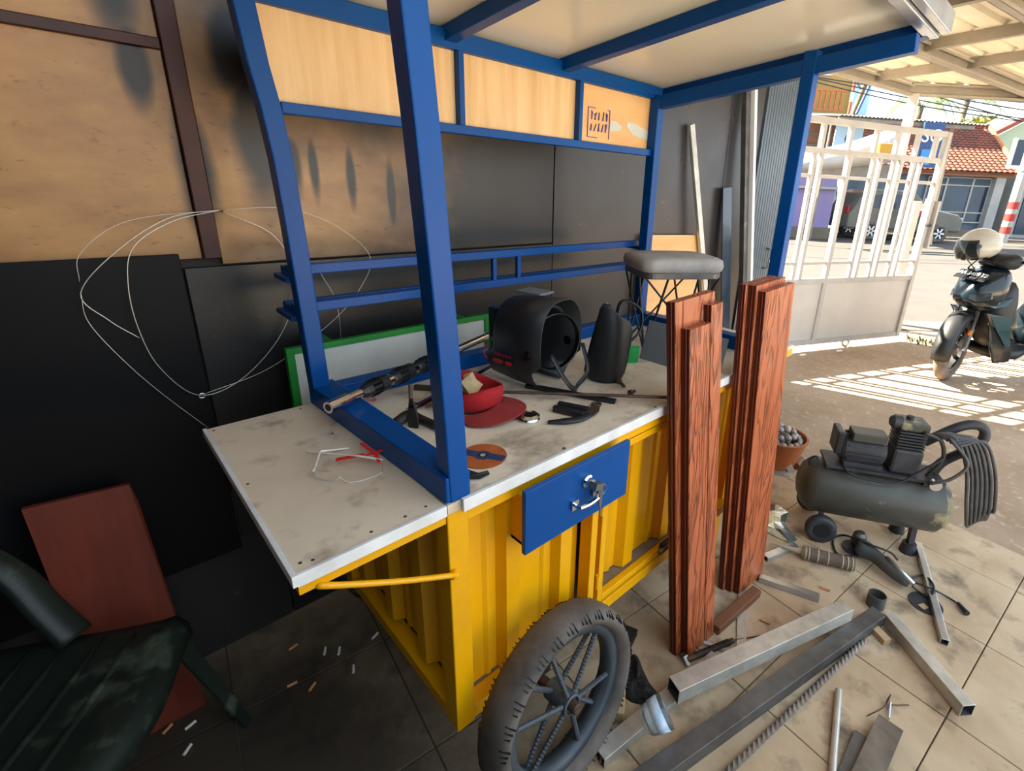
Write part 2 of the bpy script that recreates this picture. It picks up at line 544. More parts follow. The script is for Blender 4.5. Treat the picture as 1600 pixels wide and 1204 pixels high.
# ------------------------------------------------------------------ setting: floor, ground, walls, canopy
def wall_mat(name, c1, c2, base_dark, blobs, rough=0.42):
    m = bpy.data.materials.new(name)
    m.use_nodes = True
    nt = m.node_tree
    b = nt.nodes['Principled BSDF']
    pos = nt.nodes.new('ShaderNodeNewGeometry').outputs['Position']
    mp = nt.nodes.new('ShaderNodeMapping')
    mp.inputs['Scale'].default_value = (1.0, 1.0, 2.2)
    nt.links.new(pos, mp.inputs['Vector'])
    n1 = _noise(nt, mp.outputs[0], 4.5, 6, 0.62)
    n2 = _noise(nt, mp.outputs[0], 26, 5, 0.7)
    col = _mix(nt, _ramp(nt, n1, 0.35, 0.68), H(c1), H(c2))
    col = _mix(nt, _ramp(nt, n2, 0.60, 0.80), col, H('#4a331d'))
    wob = _noise(nt, pos, 5.0, 3)
    acc = None
    for (X, Z, rx, rz) in blobs:
        p = nt.nodes.new('ShaderNodeMapping')
        p.inputs['Location'].default_value = (-X / rx, 0, -Z / rz)
        p.inputs['Scale'].default_value = (1 / rx, 0, 1 / rz)
        nt.links.new(pos, p.inputs['Vector'])
        L = nt.nodes.new('ShaderNodeVectorMath')
        L.operation = 'LENGTH'
        nt.links.new(p.outputs[0], L.inputs[0])
        a = nt.nodes.new('ShaderNodeMath')
        a.operation = 'MULTIPLY_ADD'
        a.inputs[1].default_value = 0.9
        nt.links.new(wob, a.inputs[0])
        nt.links.new(L.outputs['Value'], a.inputs[2])
        s = nt.nodes.new('ShaderNodeMapRange')
        s.interpolation_type = 'SMOOTHSTEP'
        s.inputs['From Min'].default_value = 0.92
        s.inputs['From Max'].default_value = 1.95
        s.inputs['To Min'].default_value = 1.0
        s.inputs['To Max'].default_value = 0.0
        nt.links.new(a.outputs[0], s.inputs['Value'])
        if acc is None:
            acc = s.outputs[0]
        else:
            mx = nt.nodes.new('ShaderNodeMath')
            mx.operation = 'MAXIMUM'
            nt.links.new(acc, mx.inputs[0])
            nt.links.new(s.outputs[0], mx.inputs[1])
            acc = mx.outputs[0]
    if acc is not None:
        col = _mix(nt, acc, col, H(base_dark))
    nt.links.new(col, b.inputs['Base Color'])
    b.inputs['Roughness'].default_value = rough
    _bump(nt, b, n1, 0.06)
    return m
M_wallply = wall_mat('oversprayed_plywood', '#bb8d56', '#9d7041', '#121214',
    [(-0.215, 1.80, 0.05, 0.16), (-0.205, 1.62, 0.03, 0.09), (-0.13, 1.40, 0.035, 0.15), (0.02, 1.52, 0.06, 0.22), (-0.015, 1.68, 0.06, 0.12),
     (0.48, 1.76, 0.62, 0.34), (0.09, 1.42, 0.02, 0.08), (0.92, 1.36, 0.62, 0.60), (0.3, 1.10, 0.7, 0.11), (0.36, 1.36, 0.018, 0.12), (0.24, 1.40, 0.016, 0.10), (0.14, 1.42, 0.014, 0.09), (0.50, 1.38, 0.04, 0.12), (0.62, 1.30, 0.10, 0.06), (-0.9, 1.14, 0.8, 0.07), (0.75, 1.2, 0.3, 0.12)])
M_walldark = wall_mat('scuffed_black_panel', '#101012', '#1b1918', '#111215', [], 0.42)
M_walldark2 = mat('scuffed_charcoal_panel', '#232325', '#302d2c', rough=0.36, scale=3, coords='world', c3='#6b625c', s3=14, lo3=0.66, hi3=0.85, rvar=0.12)
M_wallbrown = mat('smoky_panel', '#37312f', '#23242a', rough=0.3, scale=2.2, coords='world', c3='#7a6a60', s3=11, lo3=0.68, hi3=0.85, rvar=0.12)
M_sheetblack = mat('black_tarpaulin', '#08080a', '#0d0d0f', rough=0.5, spec=0.25, scale=3, coords='world')
M_batten = mat('red_brown_batten', '#4e241b', '#341a16', rough=0.5, scale=5, coords='world')
M_inner = mat('dark_render', '#3a3633', '#2f2c2a', rough=0.9, scale=1.5, coords='world')

# floor: slab with single tiles
GT, TX, TY = -0.1173, 1.5672, -0.4194
GC, GS = math.cos(GT), math.sin(GT)
def grid(i, j):
    return (TX + 0.4 * (i * GC - j * GS), TY + 0.4 * (i * GS + j * GC))
def slab(poly, z0, z1):
    return MB().prism([(x, y, z0) for x, y in poly], (0, 0, z1 - z0))
fl = [grid(-8.4, -6.2), grid(1.72, -6.2), grid(1.72, 3.3), grid(-8.4, 4.6)]
floor = struct(slab(fl, -0.16, -0.006).build('floor', M_grout))
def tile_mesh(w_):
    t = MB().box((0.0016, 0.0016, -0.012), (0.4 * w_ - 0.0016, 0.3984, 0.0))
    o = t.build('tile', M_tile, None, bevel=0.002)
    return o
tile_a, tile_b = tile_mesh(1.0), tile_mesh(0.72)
used = set()
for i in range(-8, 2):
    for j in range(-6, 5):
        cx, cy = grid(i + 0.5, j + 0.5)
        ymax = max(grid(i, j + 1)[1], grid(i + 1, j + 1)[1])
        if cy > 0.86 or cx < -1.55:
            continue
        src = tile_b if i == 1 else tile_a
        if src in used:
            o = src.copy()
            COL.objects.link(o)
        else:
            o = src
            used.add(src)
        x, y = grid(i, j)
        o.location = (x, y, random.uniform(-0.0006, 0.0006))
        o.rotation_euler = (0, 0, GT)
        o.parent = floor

# ground, road, pavement; street runs along s, away from the gate along n
SX, NX = V((0.7071, -0.7071, 0)), V((0.7071, 0.7071, 0))
def SN(s, n, z=0.0):
    p = SX * s + NX * n
    return (p.x, p.y, z)
def sn_slab(s0, s1, n0, n1, z0, z1):
    return MB().prism([SN(s0, n0, z0), SN(s1, n0, z0), SN(s1, n1, z0), SN(s0, n1, z0)], (0, 0, z1 - z0))
struct(sn_slab(-14, 26, -16, 5.15, -0.5, -0.03).build('ground_yard', M_dirt))
struct(MB().box((-9, -16, -0.5), (5.0, -2.0, -0.022)).build('ground_bounce', M_bounce_slab))  # unseen pale slab added behind the camera to bounce sunlight into the shop
struct(sn_slab(-60, 60, 5.15, 19.2, -0.5, -0.035).build('road', M_road))
struct(sn_slab(-14, 26, 4.75, 5.2, -0.3, -0.012).build('kerb_apron', M_apron, bevel=0.02))
struct(sn_slab(-60, 60, 19.2, 60, -0.5, 0.06).build('pavement_far', M_apron))

# back wall with its single panels
wall = struct(MB().box((-1.45, 0.885, -0.02), (3.34, 1.02, 2.66)).build('wall_back', M_inner))
def panel(x0, x1, z0, z1, y0, y1, m, name='panel'):
    return MB().box((x0, y0, z0), (x1, y1, z1)).build(name, m, wall, bevel=0.002)
panel(-1.44, -0.152, 1.672, 2.62, 0.872, 0.884, M_wallply)
panel(-1.44, -0.152, 1.19, 1.650, 0.872, 0.884, M_wallply)
panel(-0.112, 1.045, 1.172, 2.62, 0.872, 0.884, M_wallply)
panel(1.050, 1.70, 0.02, 2.62, 0.871, 0.884, M_walldark2)
panel(1.705, 2.38, 0.02, 2.62, 0.872, 0.884, M_wallbrown)
panel(2.385, 2.76, 0.02, 2.62, 0.872, 0.884, M_wallbrown)
panel(-1.44, -0.20, 0.335, 1.205, 0.858, 0.868, M_sheetblack)
panel(-0.195, 1.045, 0.36, 1.168, 0.869, 0.884, M_walldark)
panel(-1.44, -0.10, 0.0, 0.52, 0.871, 0.884, M_walldark2)
panel(-0.095, 1.045, 0.0, 0.355, 0.871, 0.884, M_walldark)
panel(-0.150, -0.114, 1.19, 2.62, 0.858, 0.884, M_batten, 'batten')
panel(-1.44, -0.152, 1.650, 1.672, 0.862, 0.884, M_batten, 'batten')
# left wall, then two unseen light blockers added behind the camera
struct(MB().box((-1.6, -1.6, -0.02), (-1.45, 1.02, 2.66)).build('wall_left', M_inner))
struct(MB().box((-1.45, -1.75, -0.02), (-0.60, -1.62, 2.66)).build('blocker_front', M_inner))  # unseen piece added to keep daylight off the left corner
struct(MB().box((-0.60, -1.75, -0.02), (0.30, -1.62, 1.05)).build('blocker_low', M_inner))  # unseen, added to block yard bounce from the cart side and left floor
struct(MB().box((-1.6, -0.95, 2.66), (2.35, 1.05, 2.76)).build('ceiling', M_inner))

# slate-blue folding door at the end of the wall
door = MB()
sec = []
xs = []
x = 2.775
while x < 3.325:
    xs += [(x, 0.862), (x + 0.022, 0.862), (x + 0.026, 0.868), (x + 0.032, 0.868)]
    x += 0.036
door.loft([[(a, b, 0.02) for a, b in xs] + [(3.325, 0.884, 0.02), (2.775, 0.884, 0.02)], [(a, b, 2.45) for a, b in xs] + [(3.325, 0.884, 2.45), (2.775, 0.884, 2.45)]])
door = struct(door.build('door_1', M_doorblue))
pl = MB().box((3.205, 0.852, 1.675), (3.262, 0.864, 1.79)).build('lock_plate', M_alu, door, bevel=0.004)
MB().lathe([(0, 0), (0.012, 0), (0.012, 0.008), (0, 0.008)], (3.233, 0.853, 1.72), (0, -1, 0), 12).build('keyhole', M_black, pl)
MB().box((3.235, 0.856, 1.845), (3.262, 0.864, 1.885)).build('lock_plate', M_alu, door, bevel=0.003)
MB().tube([(3.10, 0.862, 1.035), (3.10, 0.825, 1.03), (3.075, 0.825, 0.905), (3.075, 0.862, 0.90)], 0.009, 8).build('pull_handle', M_chrome, door, smooth=True)

# canopy: corrugated sheets on steel purlins, turned to the street
AX, BX = V((0.98, -0.199, 0)), V((0.199, 0.98, 0))
ZC = 2.52
def AB(a, b, z=ZC):
    p = AX * a + BX * b
    return (p.x, p.y, z)
def a_end(b):
    return min(9.5, 6.0 + (2.234 - b) * 1.513)
canopy = bpy.data.objects.new('canopy', None)
COL.objects.link(canopy)
struct(canopy)
b0 = 2.30
for k in range(4):
    prof = []
    b = b0 - 0.8 * k
    for r in range(4):
        bb = b - 0.2 * r
        prof += [(bb, 0.0), (bb - 0.125, 0.0), (bb - 0.14, 0.028), (bb - 0.185, 0.028)]
    prof.append((b - 0.80, 0.0))
    A = [AB(2.0, q, ZC + 0.06 + h) for q, h in prof]
    B = [AB(a_end(q) + 0.12, q, ZC + 0.06 + h) for q, h in prof]
    MB().loft([A, B], closed=False).build('roof_sheet', M_roofsheet, canopy, solid=0.002)
def cbeam(p, q, w_, h, name, n=None):
    """C-section: web with two lips, open to one side"""
    p, q = V(p), V(q)
    d = (q - p).normalized()
    s = d.cross(V((0, 0, 1))).normalized()
    t = 0.006
    m = MB()
    m.bar(p, q, t, h)
    for sg in (-1, 1):
        m.bar(p + s * w_ / 2 + V((0, 0, sg * (h / 2 - t / 2))), q + s * w_ / 2 + V((0, 0, sg * (h / 2 - t / 2))), w_, t)
        m.bar(p + s * w_ + V((0, 0, sg * (h / 2 - 0.010))), q + s * w_ + V((0, 0, sg * (h / 2 - 0.010))), t, 0.02)
    return m.build(name, M_purlin, canopy)
for b in (2.25, 1.47, 0.70, -0.10, -0.85):
    cbeam(AB(2.0, b, ZC - 0.02), AB(a_end(b), b, ZC - 0.02), 0.05, 0.10, 'rafter')
for a in (2.6, 3.5, 4.42, 5.25):
    cbeam(AB(a, -0.85, ZC + 0.02), AB(a, 2.25, ZC + 0.02), 0.045, 0.075, 'purlin')
cbeam(AB(a_end(2.25), 2.25, ZC - 0.01), AB(a_end(0.0), 0.0, ZC - 0.01), 0.05, 0.12, 'edge_beam')
fp = V(AB(a_end(2.2) - 0.05, 2.2, 0))
MB().box((fp.x - 0.045, fp.y - 0.045, -0.05), (fp.x + 0.045, fp.y + 0.045, ZC - 0.05)).build('canopy_post', M_gate, canopy, bevel=0.005)
for (x, y) in ((2.25, -1.30), (7.6, -2.4)):
    MB().box((x - 0.05, y - 0.05, -0.05), (x + 0.05, y + 0.05, ZC - 0.05)).build('canopy_post', M_gate, canopy, bevel=0.005)

# ------------------------------------------------------------------ the food cart
L, D, HC, ZB = 1.33, 0.60, 0.85, 0.256
cart = thing('food_cart', 'yellow and blue steel food cart with roof, shelves, drawer and wheels standing on the tiles', 'cart', (0, 0, 0))
def part(mb, name, m, bevel=0.0, parent=None, **k):
    return mb.build(name, m, parent or cart, bevel=bevel, **k)
# box: legs, rails
for (x, y) in ((0.0, 0.0), (L - 0.045, 0.0), (0.0, D - 0.045), (L - 0.045, D - 0.045)):
    part(MB().box((x, y, ZB), (x + 0.045, y + 0.045, HC - 0.02)), 'leg', M_yellow, 0.003)
for (y) in (0.003, D - 0.043):
    part(MB().box((0.045, y, ZB + 0.002), (L - 0.045, y + 0.04, ZB + 0.037)), 'bottom_rail', M_yellow, 0.002)
    part(MB().box((0.045, y, HC - 0.058), (L - 0.045, y + 0.04, HC - 0.02)), 'top_rail', M_yellow, 0.002)
for (x) in (0.003, L - 0.043):
    part(MB().box((x, 0.045, ZB + 0.002), (x + 0.04, D - 0.045, ZB + 0.037)), 'bottom_rail', M_yellow, 0.002)
    part(MB().box((x, 0.045, HC - 0.058), (x + 0.04, D - 0.045, HC - 0.02)), 'top_rail', M_yellow, 0.002)
part(MB().box((0.01, 0.01, ZB + 0.004), (L - 0.01, D - 0.01, ZB + 0.012)), 'base_plate', mat('dusty_base_sheet', '#7c6d5c', '#66594a', rough=0.8, scale=6))
# corrugated side and front panels
def corr(u0, u1, pitch, depth, rib=True):
    """ridge profile between u0 and u1: (u, depth) pairs"""
    out = []
    u = u0
    while u < u1 - 1e-6:
        for f, h in ((0.0, 0), (0.36, 0), (0.42, 0.22), (0.45, 0.22), (0.47, 0), (0.58, 0), (0.66, 1), (0.88, 1), (0.96, 0)):
            q = u + f * pitch
            if q <= u1:
                out.append((q, h * depth))
        u += pitch
    out.append((u1, 0))
    return out
def sheet_front(u0, u1, z0, z1, y, pitch, depth):
    p = corr(u0, u1, pitch, depth)
    m = MB()
    m.loft([[(u, y - h, z0) for u, h in p], [(u, y - h, z1) for u, h in p]], closed=False)
    return m
part(sheet_front(0.045, 0.405, ZB + 0.037, HC - 0.058, 0.052, 0.168, 0.024), 'front_panel', M_yellow, solid=0.0015)
p = corr(0.045, D - 0.045, 0.17, 0.026)
part(MB().loft([[(0.042 - h, u, ZB + 0.052) for u, h in p], [(0.042 - h, u, HC - 0.058) for u, h in p]], closed=False), 'side_panel', M_yellow, solid=0.0015)
part(MB().box((L - 0.03, 0.045, ZB + 0.037), (L - 0.024, D - 0.045, HC - 0.058)), 'side_panel', M_yellow)
part(MB().box((0.045, D - 0.03, ZB + 0.037), (L - 0.045, D - 0.024, HC - 0.058)), 'rear_panel', M_yellow)
part(MB().box((0.405, 0.0, ZB + 0.037), (0.428, 0.04, HC - 0.058)), 'stile', M_yellow, 0.002)
part(MB().box((0.880, 0.0, ZB + 0.037), (0.905, 0.04, HC - 0.058)), 'stile', M_yellow, 0.002)
M_ledge = mat('dusty_ledge', '#8a7a66', '#75664f', rough=0.85, scale=9)
part(MB().box((0.045, 0.043, ZB + 0.012), (0.405, 0.075, ZB + 0.036)), 'ledge', M_ledge)
part(MB().box((0.905, 0.043, ZB + 0.012), (L - 0.045, 0.075, ZB + 0.036)), 'ledge', M_ledge)
# the door with its own thin frame, latch
dr = part(MB().box((0.452, 0.006, ZB + 0.045), (0.472, 0.026, HC - 0.064)).box((0.850, 0.006, ZB + 0.045), (0.870, 0.026, HC - 0.064))
          .box((0.472, 0.006, ZB + 0.045), (0.850, 0.026, ZB + 0.065)).box((0.472, 0.006, HC - 0.084), (0.850, 0.026, HC - 0.064)), 'door', M_yellow, 0.002)
sheet_front(0.472, 0.850, ZB + 0.065, HC - 0.084, 0.062, 0.19, 0.026).build('door_panel', M_yellow, dr, solid=0.0015)
MB().box((0.472, 0.026, ZB + 0.045), (0.850, 0.085, ZB + 0.060)).build('ledge', M_ledge, dr)
for z in (0.36, 0.60):
    MB().lathe([(0, 0), (0.006, 0), (0.006, 0.045), (0, 0.045)], (0.447, 0.006, z), (0, 0, 1), 8).build('hinge', M_yellow, dr)
lt = MB().box((0.735, -0.012, 0.318), (0.83, 0.004, 0.352)).build('latch', M_black, dr, bevel=0.004)
MB().tube([(0.72, -0.012, 0.335), (0.82, -0.012, 0.335)], 0.008, 8).build('bolt', M_steel, lt, smooth=True)
MB().box((0.80, -0.016, 0.322), (0.835, 0.002, 0.348)).build('keeper', M_steel, lt, bevel=0.003)
part(sheet_front(0.905, L - 0.045, ZB + 0.037, HC - 0.058, 0.052, 0.168, 0.024), 'front_panel', M_yellow, solid=0.0015)
# drawer
dw = part(MB().box((0.155, -0.036, 0.668), (0.487, -0.024, 0.822)), 'drawer', M_blue, 0.002)
MB().box((0.168, -0.024, 0.672), (0.182, 0.33, 0.795)).box((0.46, -0.024, 0.672), (0.474, 0.33, 0.795)).box((0.168, -0.024, 0.672), (0.474, 0.33, 0.680)).build('drawer_box', M_yellow, dw)
hd = MB().tube(smooth_path([(0.295, -0.038, 0.730), (0.297, -0.058, 0.731), (0.328, -0.064, 0.734), (0.360, -0.058, 0.737), (0.362, -0.038, 0.738)], 5), 0.0052, 8)
for x, z in ((0.295, 0.730), (0.362, 0.738)):
    hd.box((x - 0.010, -0.043, z - 0.012), (x + 0.010, -0.036, z + 0.012))
hd.build('handle', M_chrome, dw, smooth=False)
MB().lathe([(0, 0), (0.016, 0), (0.016, 0.006), (0.012, 0.010), (0.011, 0.018), (0, 0.018)], (0.334, -0.036, 0.774), (0, -1, 0), 20).build('lock', M_chrome, dw, smooth=False)
ky = MB().obox((0.342, -0.062, 0.769), (0.012, 0, -0.004), (0, 0.008, 0), (0.003, 0, 0.008))
ky.tube(arc((0.356, -0.066, 0.755), 0.013, 0, 2 * PI, 16, (1, 0, 0), (0, 0, 1))[:-1], 0.0013, 6, closed=True)
ky.obox((0.352, -0.066, 0.736), (0.005, 0, 0.001), (0, 0.0012, 0), (0.001, 0, 0.020))
ky.obox((0.353, -0.066, 0.704), (0.002, 0, 0), (0, 0.001, 0), (0, 0, 0.018))
ky.build('key', M_steel, dw)
# counter top with white edging
ct = part(MB().box((0.0, -0.004, HC - 0.020), (L + 0.02, D + 0.01, HC)), 'counter_top', M_counter)
MB().box((0.028, -0.012, HC - 0.024), (L + 0.02, -0.003, HC + 0.003)).build('edge_strip', M_white_al, ct, bevel=0.001)
for x in (0.30, 0.64, 0.95):
    MB().lathe([(0, 0), (0.005, 0), (0.004, 0.003), (0, 0.004)], (x, 0.006, HC - 0.001), (0, 0, 1), 8).build('screw', M_steel, ct)
# folding side flap with its edging, yellow frame and support rod
fp_ = part(MB().box((-0.250, 0.0, HC - 0.014), (-0.003, 0.598, HC)), 'side_flap', M_flap, 0.001)
MB().box((-0.252, -0.007, HC - 0.020), (-0.003, 0.0, HC + 0.002)).box((-0.258, -0.007, HC - 0.018), (-0.250, 0.600, HC + 0.002)).build('edge_strip', M_white_al, fp_, bevel=0.001)
MB().box((-0.250, 0.0, HC - 0.040), (-0.003, 0.025, HC - 0.0205)).box((-0.250, 0.573, HC - 0.040), (-0.003, 0.598, HC - 0.0145)).box((-0.250, 0.025, HC - 0.040), (-0.225, 0.573, HC - 0.0145)).build('flap_frame', M_yellow, fp_)
for (x, y) in ((-0.238, 0.020), (-0.222, 0.014), (-0.13, 0.018), (-0.07, 0.018), (-0.240, 0.30), (-0.240, 0.58), (-0.03, 0.02), (-0.06, 0.58), (-0.05, 0.40)):
    MB().lathe([(0, 0), (0.003, 0), (0.002, 0.001), (0, 0.0015)], (x, y, HC), (0, 0, 1), 8).build('screw', M_rust, fp_)
part(MB().tube(smooth_path([(-0.215, 0.018, 0.835), (-0.222, 0.006, 0.812), (-0.21, -0.004, 0.806), (-0.10, -0.010, 0.748), (0.004, -0.012, 0.697)], 5), 0.0055, 8), 'support_rod', M_yellow, smooth=True)
part(MB().lathe([(0, 0), (0.010, 0), (0.010, 0.004), (0.007, 0.010), (0, 0.012)], (0.006, -0.003, 0.692), (0, -1, 0), 12), 'bolt', M_yellow)
# blue base rails on the counter
part(MB().prism([(0.0, 0.0, HC), (0.052, 0.0, HC), (0.030, D, HC), (-0.030, D, HC)], (0, 0, 0.052)), 'base_rail', M_blue, 0.003)
part(MB().box((0.028, D - 0.045, HC), (L - 0.05, D, HC + 0.045)), 'base_rail', M_blue, 0.003)
part(MB().box((L - 0.05, 0.0, HC), (L, D, HC + 0.052)), 'base_rail', M_blue, 0.003)
# posts (square tube, slightly bowed) and roof frame
def post(pts, sx, sy, name='post'):
    """square tube whose axis runs through pts"""
    secs = []
    for (x, y, z) in pts:
        secs.append([(x - sx / 2, y - sy / 2, z), (x + sx / 2, y - sy / 2, z), (x + sx / 2, y + sy / 2, z), (x - sx / 2, y + sy / 2, z)])
    return part(MB().loft(secs), name, M_blue, 0.003)
post([(0.029, 0.018, HC - 0.02), (0.024, 0.018, 1.0), (0.018, 0.018, 1.15), (0.010, 0.018, 1.30), (0.001, 0.018, 1.47), (-0.008, 0.018, 1.60), (-0.020, 0.018, 1.80)], 0.040, 0.040)
post([(-0.010, D - 0.02, HC + 0.05), (-0.015, D - 0.02, 1.10), (-0.020, D - 0.02, 1.30), (-0.025, D - 0.02, 1.43), (-0.034, D - 0.02, 1.53), (-0.046, D - 0.02, 1.61), (-0.054, D - 0.02, 1.70), (-0.058, D - 0.02, 1.76)], 0.040, 0.040)
post([(L - 0.03, 0.02, HC - 0.02), (L - 0.03, 0.02, 1.81)], 0.040, 0.040)
post([(L - 0.03, D - 0.02, HC + 0.05), (L - 0.03, D - 0.02, 1.735)], 0.040, 0.040)
def zr(y):
    return 1.735 + (D - y) * 0.105
def rbeam(x, y0, y1, w_, h, dz=0.0, name='roof_beam'):
    return part(MB().bar((x, y0, zr(y0) + h / 2 + dz), (x, y1, zr(y1) + h / 2 + dz), w_, h), name, M_blue, 0.002)
RX1 = L + 0.075
for x in (-0.06, 0.41, 0.82):
    rbeam(x, -0.24, D + 0.03, 0.035, 0.035)
rbeam(RX1 - 0.02, -0.25, D + 0.04, 0.04, 0.05)
rbeam(L - 0.03, -0.25, D - 0.04, 0.036, 0.045, -0.052)
part(MB().box((-0.06, D - 0.018, 1.722), (L, D + 0.02, 1.765)), 'roof_beam', M_blue, 0.002)
y0, y1 = -0.27, D + 0.06
part(MB().quads([(-0.10, y0, zr(y0) + 0.036), (RX1, y0, zr(y0) + 0.036), (RX1, y1, zr(y1) + 0.036), (-0.10, y1, zr(y1) + 0.036),
                 (-0.10, y0, zr(y0) + 0.044), (RX1, y0, zr(y0) + 0.044), (RX1, y1, zr(y1) + 0.044), (-0.10, y1, zr(y1) + 0.044)],
                [(0, 3, 2, 1), (4, 5, 6, 7), (0, 1, 5, 4), (1, 2, 6, 5), (2, 3, 7, 6), (3, 0, 4, 7)]), 'roof_sheet', M_cream)
part(MB().bar((-0.10, -0.255, zr(-0.255) + 0.020), (RX1 + 0.006, -0.255, zr(-0.255) + 0.020), 0.030, 0.040)
     .bar((-0.10, -0.285, zr(-0.28) + 0.030), (RX1 + 0.006, -0.285, zr(-0.28) + 0.030), 0.022, 0.050), 'fascia_trim', M_alu, 0.002)
# sign board at the back: rail, dividers, three plywood boards
part(MB().box((-0.01, D - 0.025, 1.522), (L - 0.05, D + 0.005, 1.545)), 'sign_rail', M_blue, 0.002)
for x in (0.437, 0.890):
    part(MB().box((x - 0.008, D - 0.022, 1.545), (x + 0.008, D + 0.01, 1.722)), 'sign_divider', M_blue, 0.001)
for i, (x0, x1, m) in enumerate(((-0.035, 0.429, M_ply), (0.445, 0.882, M_ply), (0.898, L - 0.045, M_ply2))):
    pb = part(MB().box((x0, D + 0.001, 1.546), (x1, D + 0.012, 1.730)), 'sign_board', m)
    if i == 2:
        st = MB()
        bx0, bx1, bz0, bz1, yy = 0.945, 1.055, 1.563, 1.655, D - 0.0005
        for a, b in (((bx0, bz0), (bx0, bz1)), ((bx0, bz1), (bx0 + 0.035, bz1)), ((bx1 - 0.012, bz1), (bx1, bz1)), ((bx1, bz0), (bx1, bz1)), ((bx0, bz0), (bx0 + 0.05, bz0))):
            st.bar((a[0], yy, a[1]), (b[0], yy, b[1]), 0.002, 0.0025, (0, 1, 0))
        rr = random.Random(3)
        for r_ in range(2):
            for c_ in range(5):
                x, z = bx0 + 0.016 + c_ * 0.019, bz0 + 0.022 + r_ * 0.036
                for q in range(2):
                    st.bar((x + rr.uniform(-0.004, 0.004), yy, z - 0.002), (x + rr.uniform(-0.002, 0.007), yy, z + rr.uniform(0.016, 0.026)), 0.002, 0.003, (0, 1, 0))
        st.build('ink_stamp', M_purple, pb)
        MB().prism([(1.060, D - 0.0003, 1.59), (1.12, D - 0.0003, 1.597), (1.125, D - 0.0003, 1.612), (1.09, D - 0.0003, 1.626), (1.06, D - 0.0003, 1.625)], (0, 0.001, 0)).build('grey_smear', M_board, pb)
        MB().prism([(1.15, D - 0.0003, 1.615), (1.19, D - 0.0003, 1.59), (1.283, D - 0.0003, 1.578), (1.283, D - 0.0003, 1.61), (1.21, D - 0.0003, 1.627), (1.155, D - 0.0003, 1.63)], (0, 0.001, 0)).build('grey_smear', M_board, pb)
# slatted shelves behind the posts
for z, ys in ((1.172, (0.622, 0.662)), (1.078, (0.622, 0.655, 0.688))):
    for q, y in enumerate(ys):
        part(MB().box((-0.03, y, z), (L - 0.01, y + 0.022, z + (0.024 if q == 0 else 0.018))), 'shelf_slat', M_blue, 0.002)
    for x in (-0.045, L - 0.03):
        part(MB().box((x, D, z - 0.012), (x + 0.02, ys[-1] + 0.03, z)), 'shelf_bracket', M_blue, 0.002)
for x in (0.572, 0.672):
    part(MB().box((x - 0.007, 0.626, 1.10), (x + 0.007, 0.640, 1.172)), 'shelf_strut', M_blue, 0.001)
# wheel: tyre with tread blocks, rim, rebar spokes, hub; axle to the box
WX, WY, WZ, WR = 0.237, -0.085, 0.2304, 0.2300
wax = V((math.sin(0.034), -math.cos(0.034) * math.cos(0.118), math.sin(0.118))).normalized()
def wheel(cx, cy, ax, sgn):
    o = V((cx, cy, WZ))
    ax = V(ax)
    u = ax.cross(V((0, 0, 1))).normalized()
    v = u.cross(ax)
    R = WR
    pr_ = [(R * 0.805, -0.028), (R * 0.86, -0.042), (R * 0.92, -0.046), (R * 0.962, -0.039), (R * 0.99, -0.022), (R, 0.0), (R * 0.99, 0.022), (R * 0.962, 0.039), (R * 0.92, 0.046), (R * 0.86, 0.042), (R * 0.805, 0.028), (R * 0.79, 0.0)]
    wh = part(MB().lathe(pr_, o, ax, 72, closed=True), 'wheel', M_rubber, smooth=True)
    tb = MB()
    k, a = 0, 0.0
    while a < 2 * PI - 0.03:
        for s in (-1, 1):
            rd = u * math.cos(a) + v * math.sin(a)
            tg = ax.cross(rd)
            ln_ = 0.006 + 0.003 * (k % 3)
            tb.obox(o + rd * R * 0.945 + ax * s * 0.0420, (rd * 0.55 - ax * s * 0.83) * ln_, tg * 0.0009, (rd * 0.83 + ax * s * 0.55) * 0.0022)
        k += 1
        a += 0.052 if k % 3 else 0.115
    tb.build('tread_slits', M_black, wh)['kind'] = 'stuff'
    MB().lathe([(R * 0.70, -0.018), (R * 0.80, -0.023), (R * 0.815, -0.019), (R * 0.735, -0.008), (R * 0.735, 0.008), (R * 0.815, 0.019), (R * 0.80, 0.023), (R * 0.76, 0.021), (R * 0.70, 0.018)], o, ax, 64, closed=True).build('rim', M_grey_rim, wh, smooth=True)
    MB().lathe([(0.010, -0.04), (0.026, -0.04), (0.026, 0.032), (0.021, 0.034), (0.021, 0.026), (0.010, 0.026)], o, ax, 28, closed=True).build('hub', M_grey_rim, wh)
    for s, off in ((1, 0.0), (-1, 0.52)):
        for k in range(6 if s > 0 else 4):
            a = 2 * PI * k / (6 if s > 0 else 4) + 0.30 + off
            rd = u * math.cos(a) + v * math.sin(a)
            pts, rs = [], []
            n = 34
            for i in range(n + 1):
                t = i / n
                pts.append(o + rd * (0.022 + t * (R * 0.735 - 0.022)) + ax * s * (0.022 - 0.014 * t))
                rs.append(0.0072 if i % 2 else 0.0058)
            MB().tube(pts, rs, 7).build('spoke', M_grey_rim, wh)
    MB().lathe([(0, -0.10), (0.0135, -0.10), (0.0135, 0.048), (0.011, 0.052), (0, 0.052)], o, ax, 20).build('axle', M_rust, wh)
    return wh
wheel(WX, WY, wax, 1)
wheel(WX, D + 0.085, (wax.x, -wax.y, wax.z), -1)
part(MB().box((0.20, 0.0, ZB - 0.045), (0.275, D, ZB + 0.0)), 'axle_beam', M_dark_iron)
for x in (L - 0.12,):
    for y in (0.05, D - 0.09):
        part(MB().box((x, y, 0.0), (x + 0.04, y + 0.04, ZB)), 'prop_leg', M_yellow, 0.003)

